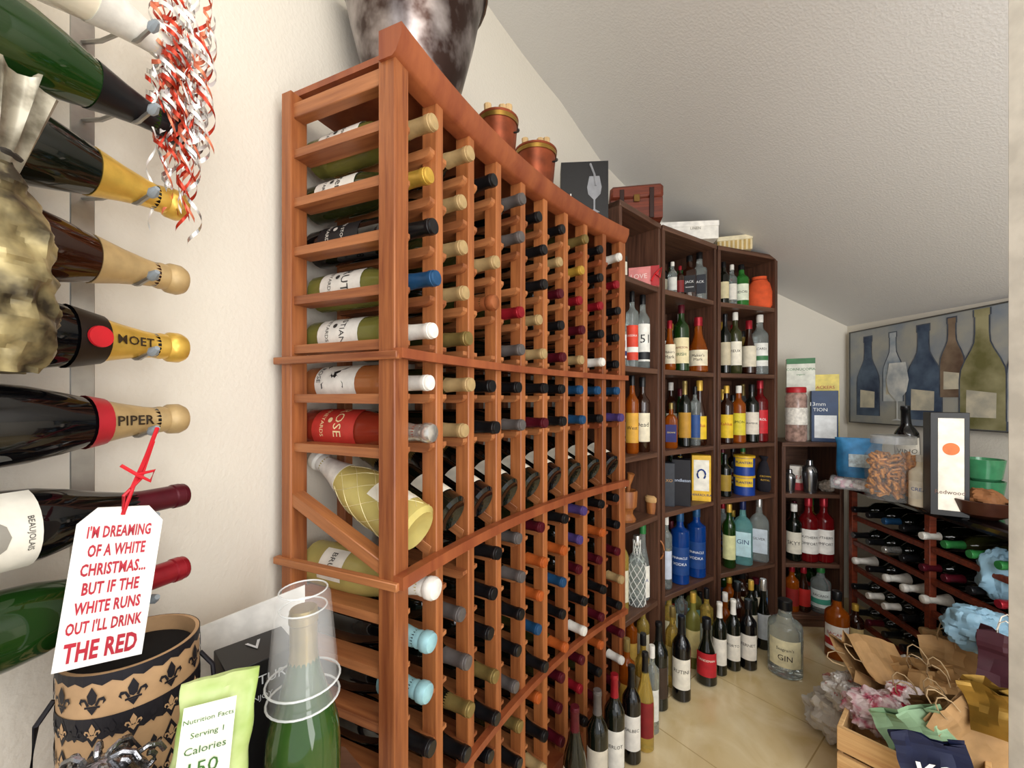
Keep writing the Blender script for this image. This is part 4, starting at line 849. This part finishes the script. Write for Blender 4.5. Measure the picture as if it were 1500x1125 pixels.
crumple('tissue_paper','crumpled pale blue paper piece highest at the right edge','tissue paper',Matrix.Translation(pp(1470,880,1.38)),.055,.06,.085,BT_,6,.32,3.5,56)
crumple('plastic_wrap','clump of clear and pink cellophane on the crate','cellophane',Matrix.Translation(pp(1285,1065,1.27)),.085,.07,.050,mat('#e2cfcf',.12,0,0,22,bump=.8,alpha=.7,h2='#b8506a',thr=(.48,.62)),9,.35,5,72,ang=.25)
crumple('plastic_wrap','clear crinkled plastic bag with red letters left of pile','plastic bag',Matrix.Translation(pp(1240,1040,1.42)),.065,.06,.06,mat('#d8d4ce',.1,0,0,22,bump=.8,alpha=.7,h2='#b8706a',thr=(.55,.6)),12,.35,5,72,ang=.25)
crumple('plastic_wrap','small red and white wrapped sweets packet on the pile','packet',Matrix.Translation(pp(1325,1035,1.28)),.05,.045,.035,mat('#ded2d2',.15,0,0,26,bump=.6,h2='#a3243c',thr=(.50,.56)),14,.3,5,48,ang=.25)
crumple('plastic_bag','white plastic bag stuffed under the kraft bags','plastic bag',Matrix.Translation((1.36,1.45,0.0)),.12,.12,.14,mat('#d0cabf',.4,0,.1,12,bump=.6),15,.3,6,56,ang=.25)
crumple('plastic_bag','pale grey plastic bag on the floor behind the crate','plastic bag',Matrix.Translation((1.16,1.46,0.0)),.09,.09,.07,mat('#c6c1b8',.3,0,.1,12,bump=.6),21,.3,6,56,ang=.25)
crumple('paper_bundle','brown wrapping paper bundle inside the crate','wrapping paper',Matrix.Translation((1.14,1.17,.016)),.09,.065,.10,mat('#8a683f',.7,bump=.6),18,.3,6,56,ang=.25)
crumple('paper_bundle','crushed brown paper under the upright kraft bags','wrapping paper',Matrix.Translation((1.38,1.22,.0)),.12,.10,.12,mat('#8a683f',.7,bump=.6),25,.3,6,56,ang=.25)
# ---------------------------------------------------------------- lights, world, camera
w=bpy.data.worlds.new('World'); SC.world=w; w.use_nodes=True; bg=w.node_tree.nodes['Background']; bg.inputs[0].default_value=(.95,.97,1,1); bg.inputs[1].default_value=1.05
def area(loc,aim,size,en,col):
    l=bpy.data.lights.new('fill_light','AREA'); l.energy=en; l.size=size; l.color=col; o=bpy.data.objects.new('added_fill_light',l); COL.objects.link(o); o.location=loc  # unseen area light added for brightness, no ceiling fixture modelled
    o.rotation_euler=(Vector(aim)-Vector(loc)).to_track_quat('-Z','Y').to_euler(); return o
area((.45,-.75,1.75),(.5,1.5,1.0),1.3,17,(1,.98,.95))  # added key light behind the camera
area((.85,-.45,.80),(1.3,1.4,2.1),.9,13,(1,.99,.98))  # added low uplight, brightens the sloped ceiling
area((1.15,-.25,1.5),(1.25,1.9,.5),.8,12,(.97,.98,1))  # added cool fill aimed at the far bookcases
area((.15,.1,2.2),(-.3,1.0,1.6),.5,3,(1,.92,.8))  # added small warm light, out of view, aimed at the rack
cam=bpy.data.cameras.new('Camera'); cam.lens=14.4; cam.sensor_width=36; cam.shift_y=.015; cam.clip_start=.01
co=bpy.data.objects.new('Camera',cam); COL.objects.link(co); co.location=(0,0,EH); co.rotation_euler=(math.pi/2,0,0); SC.camera=co
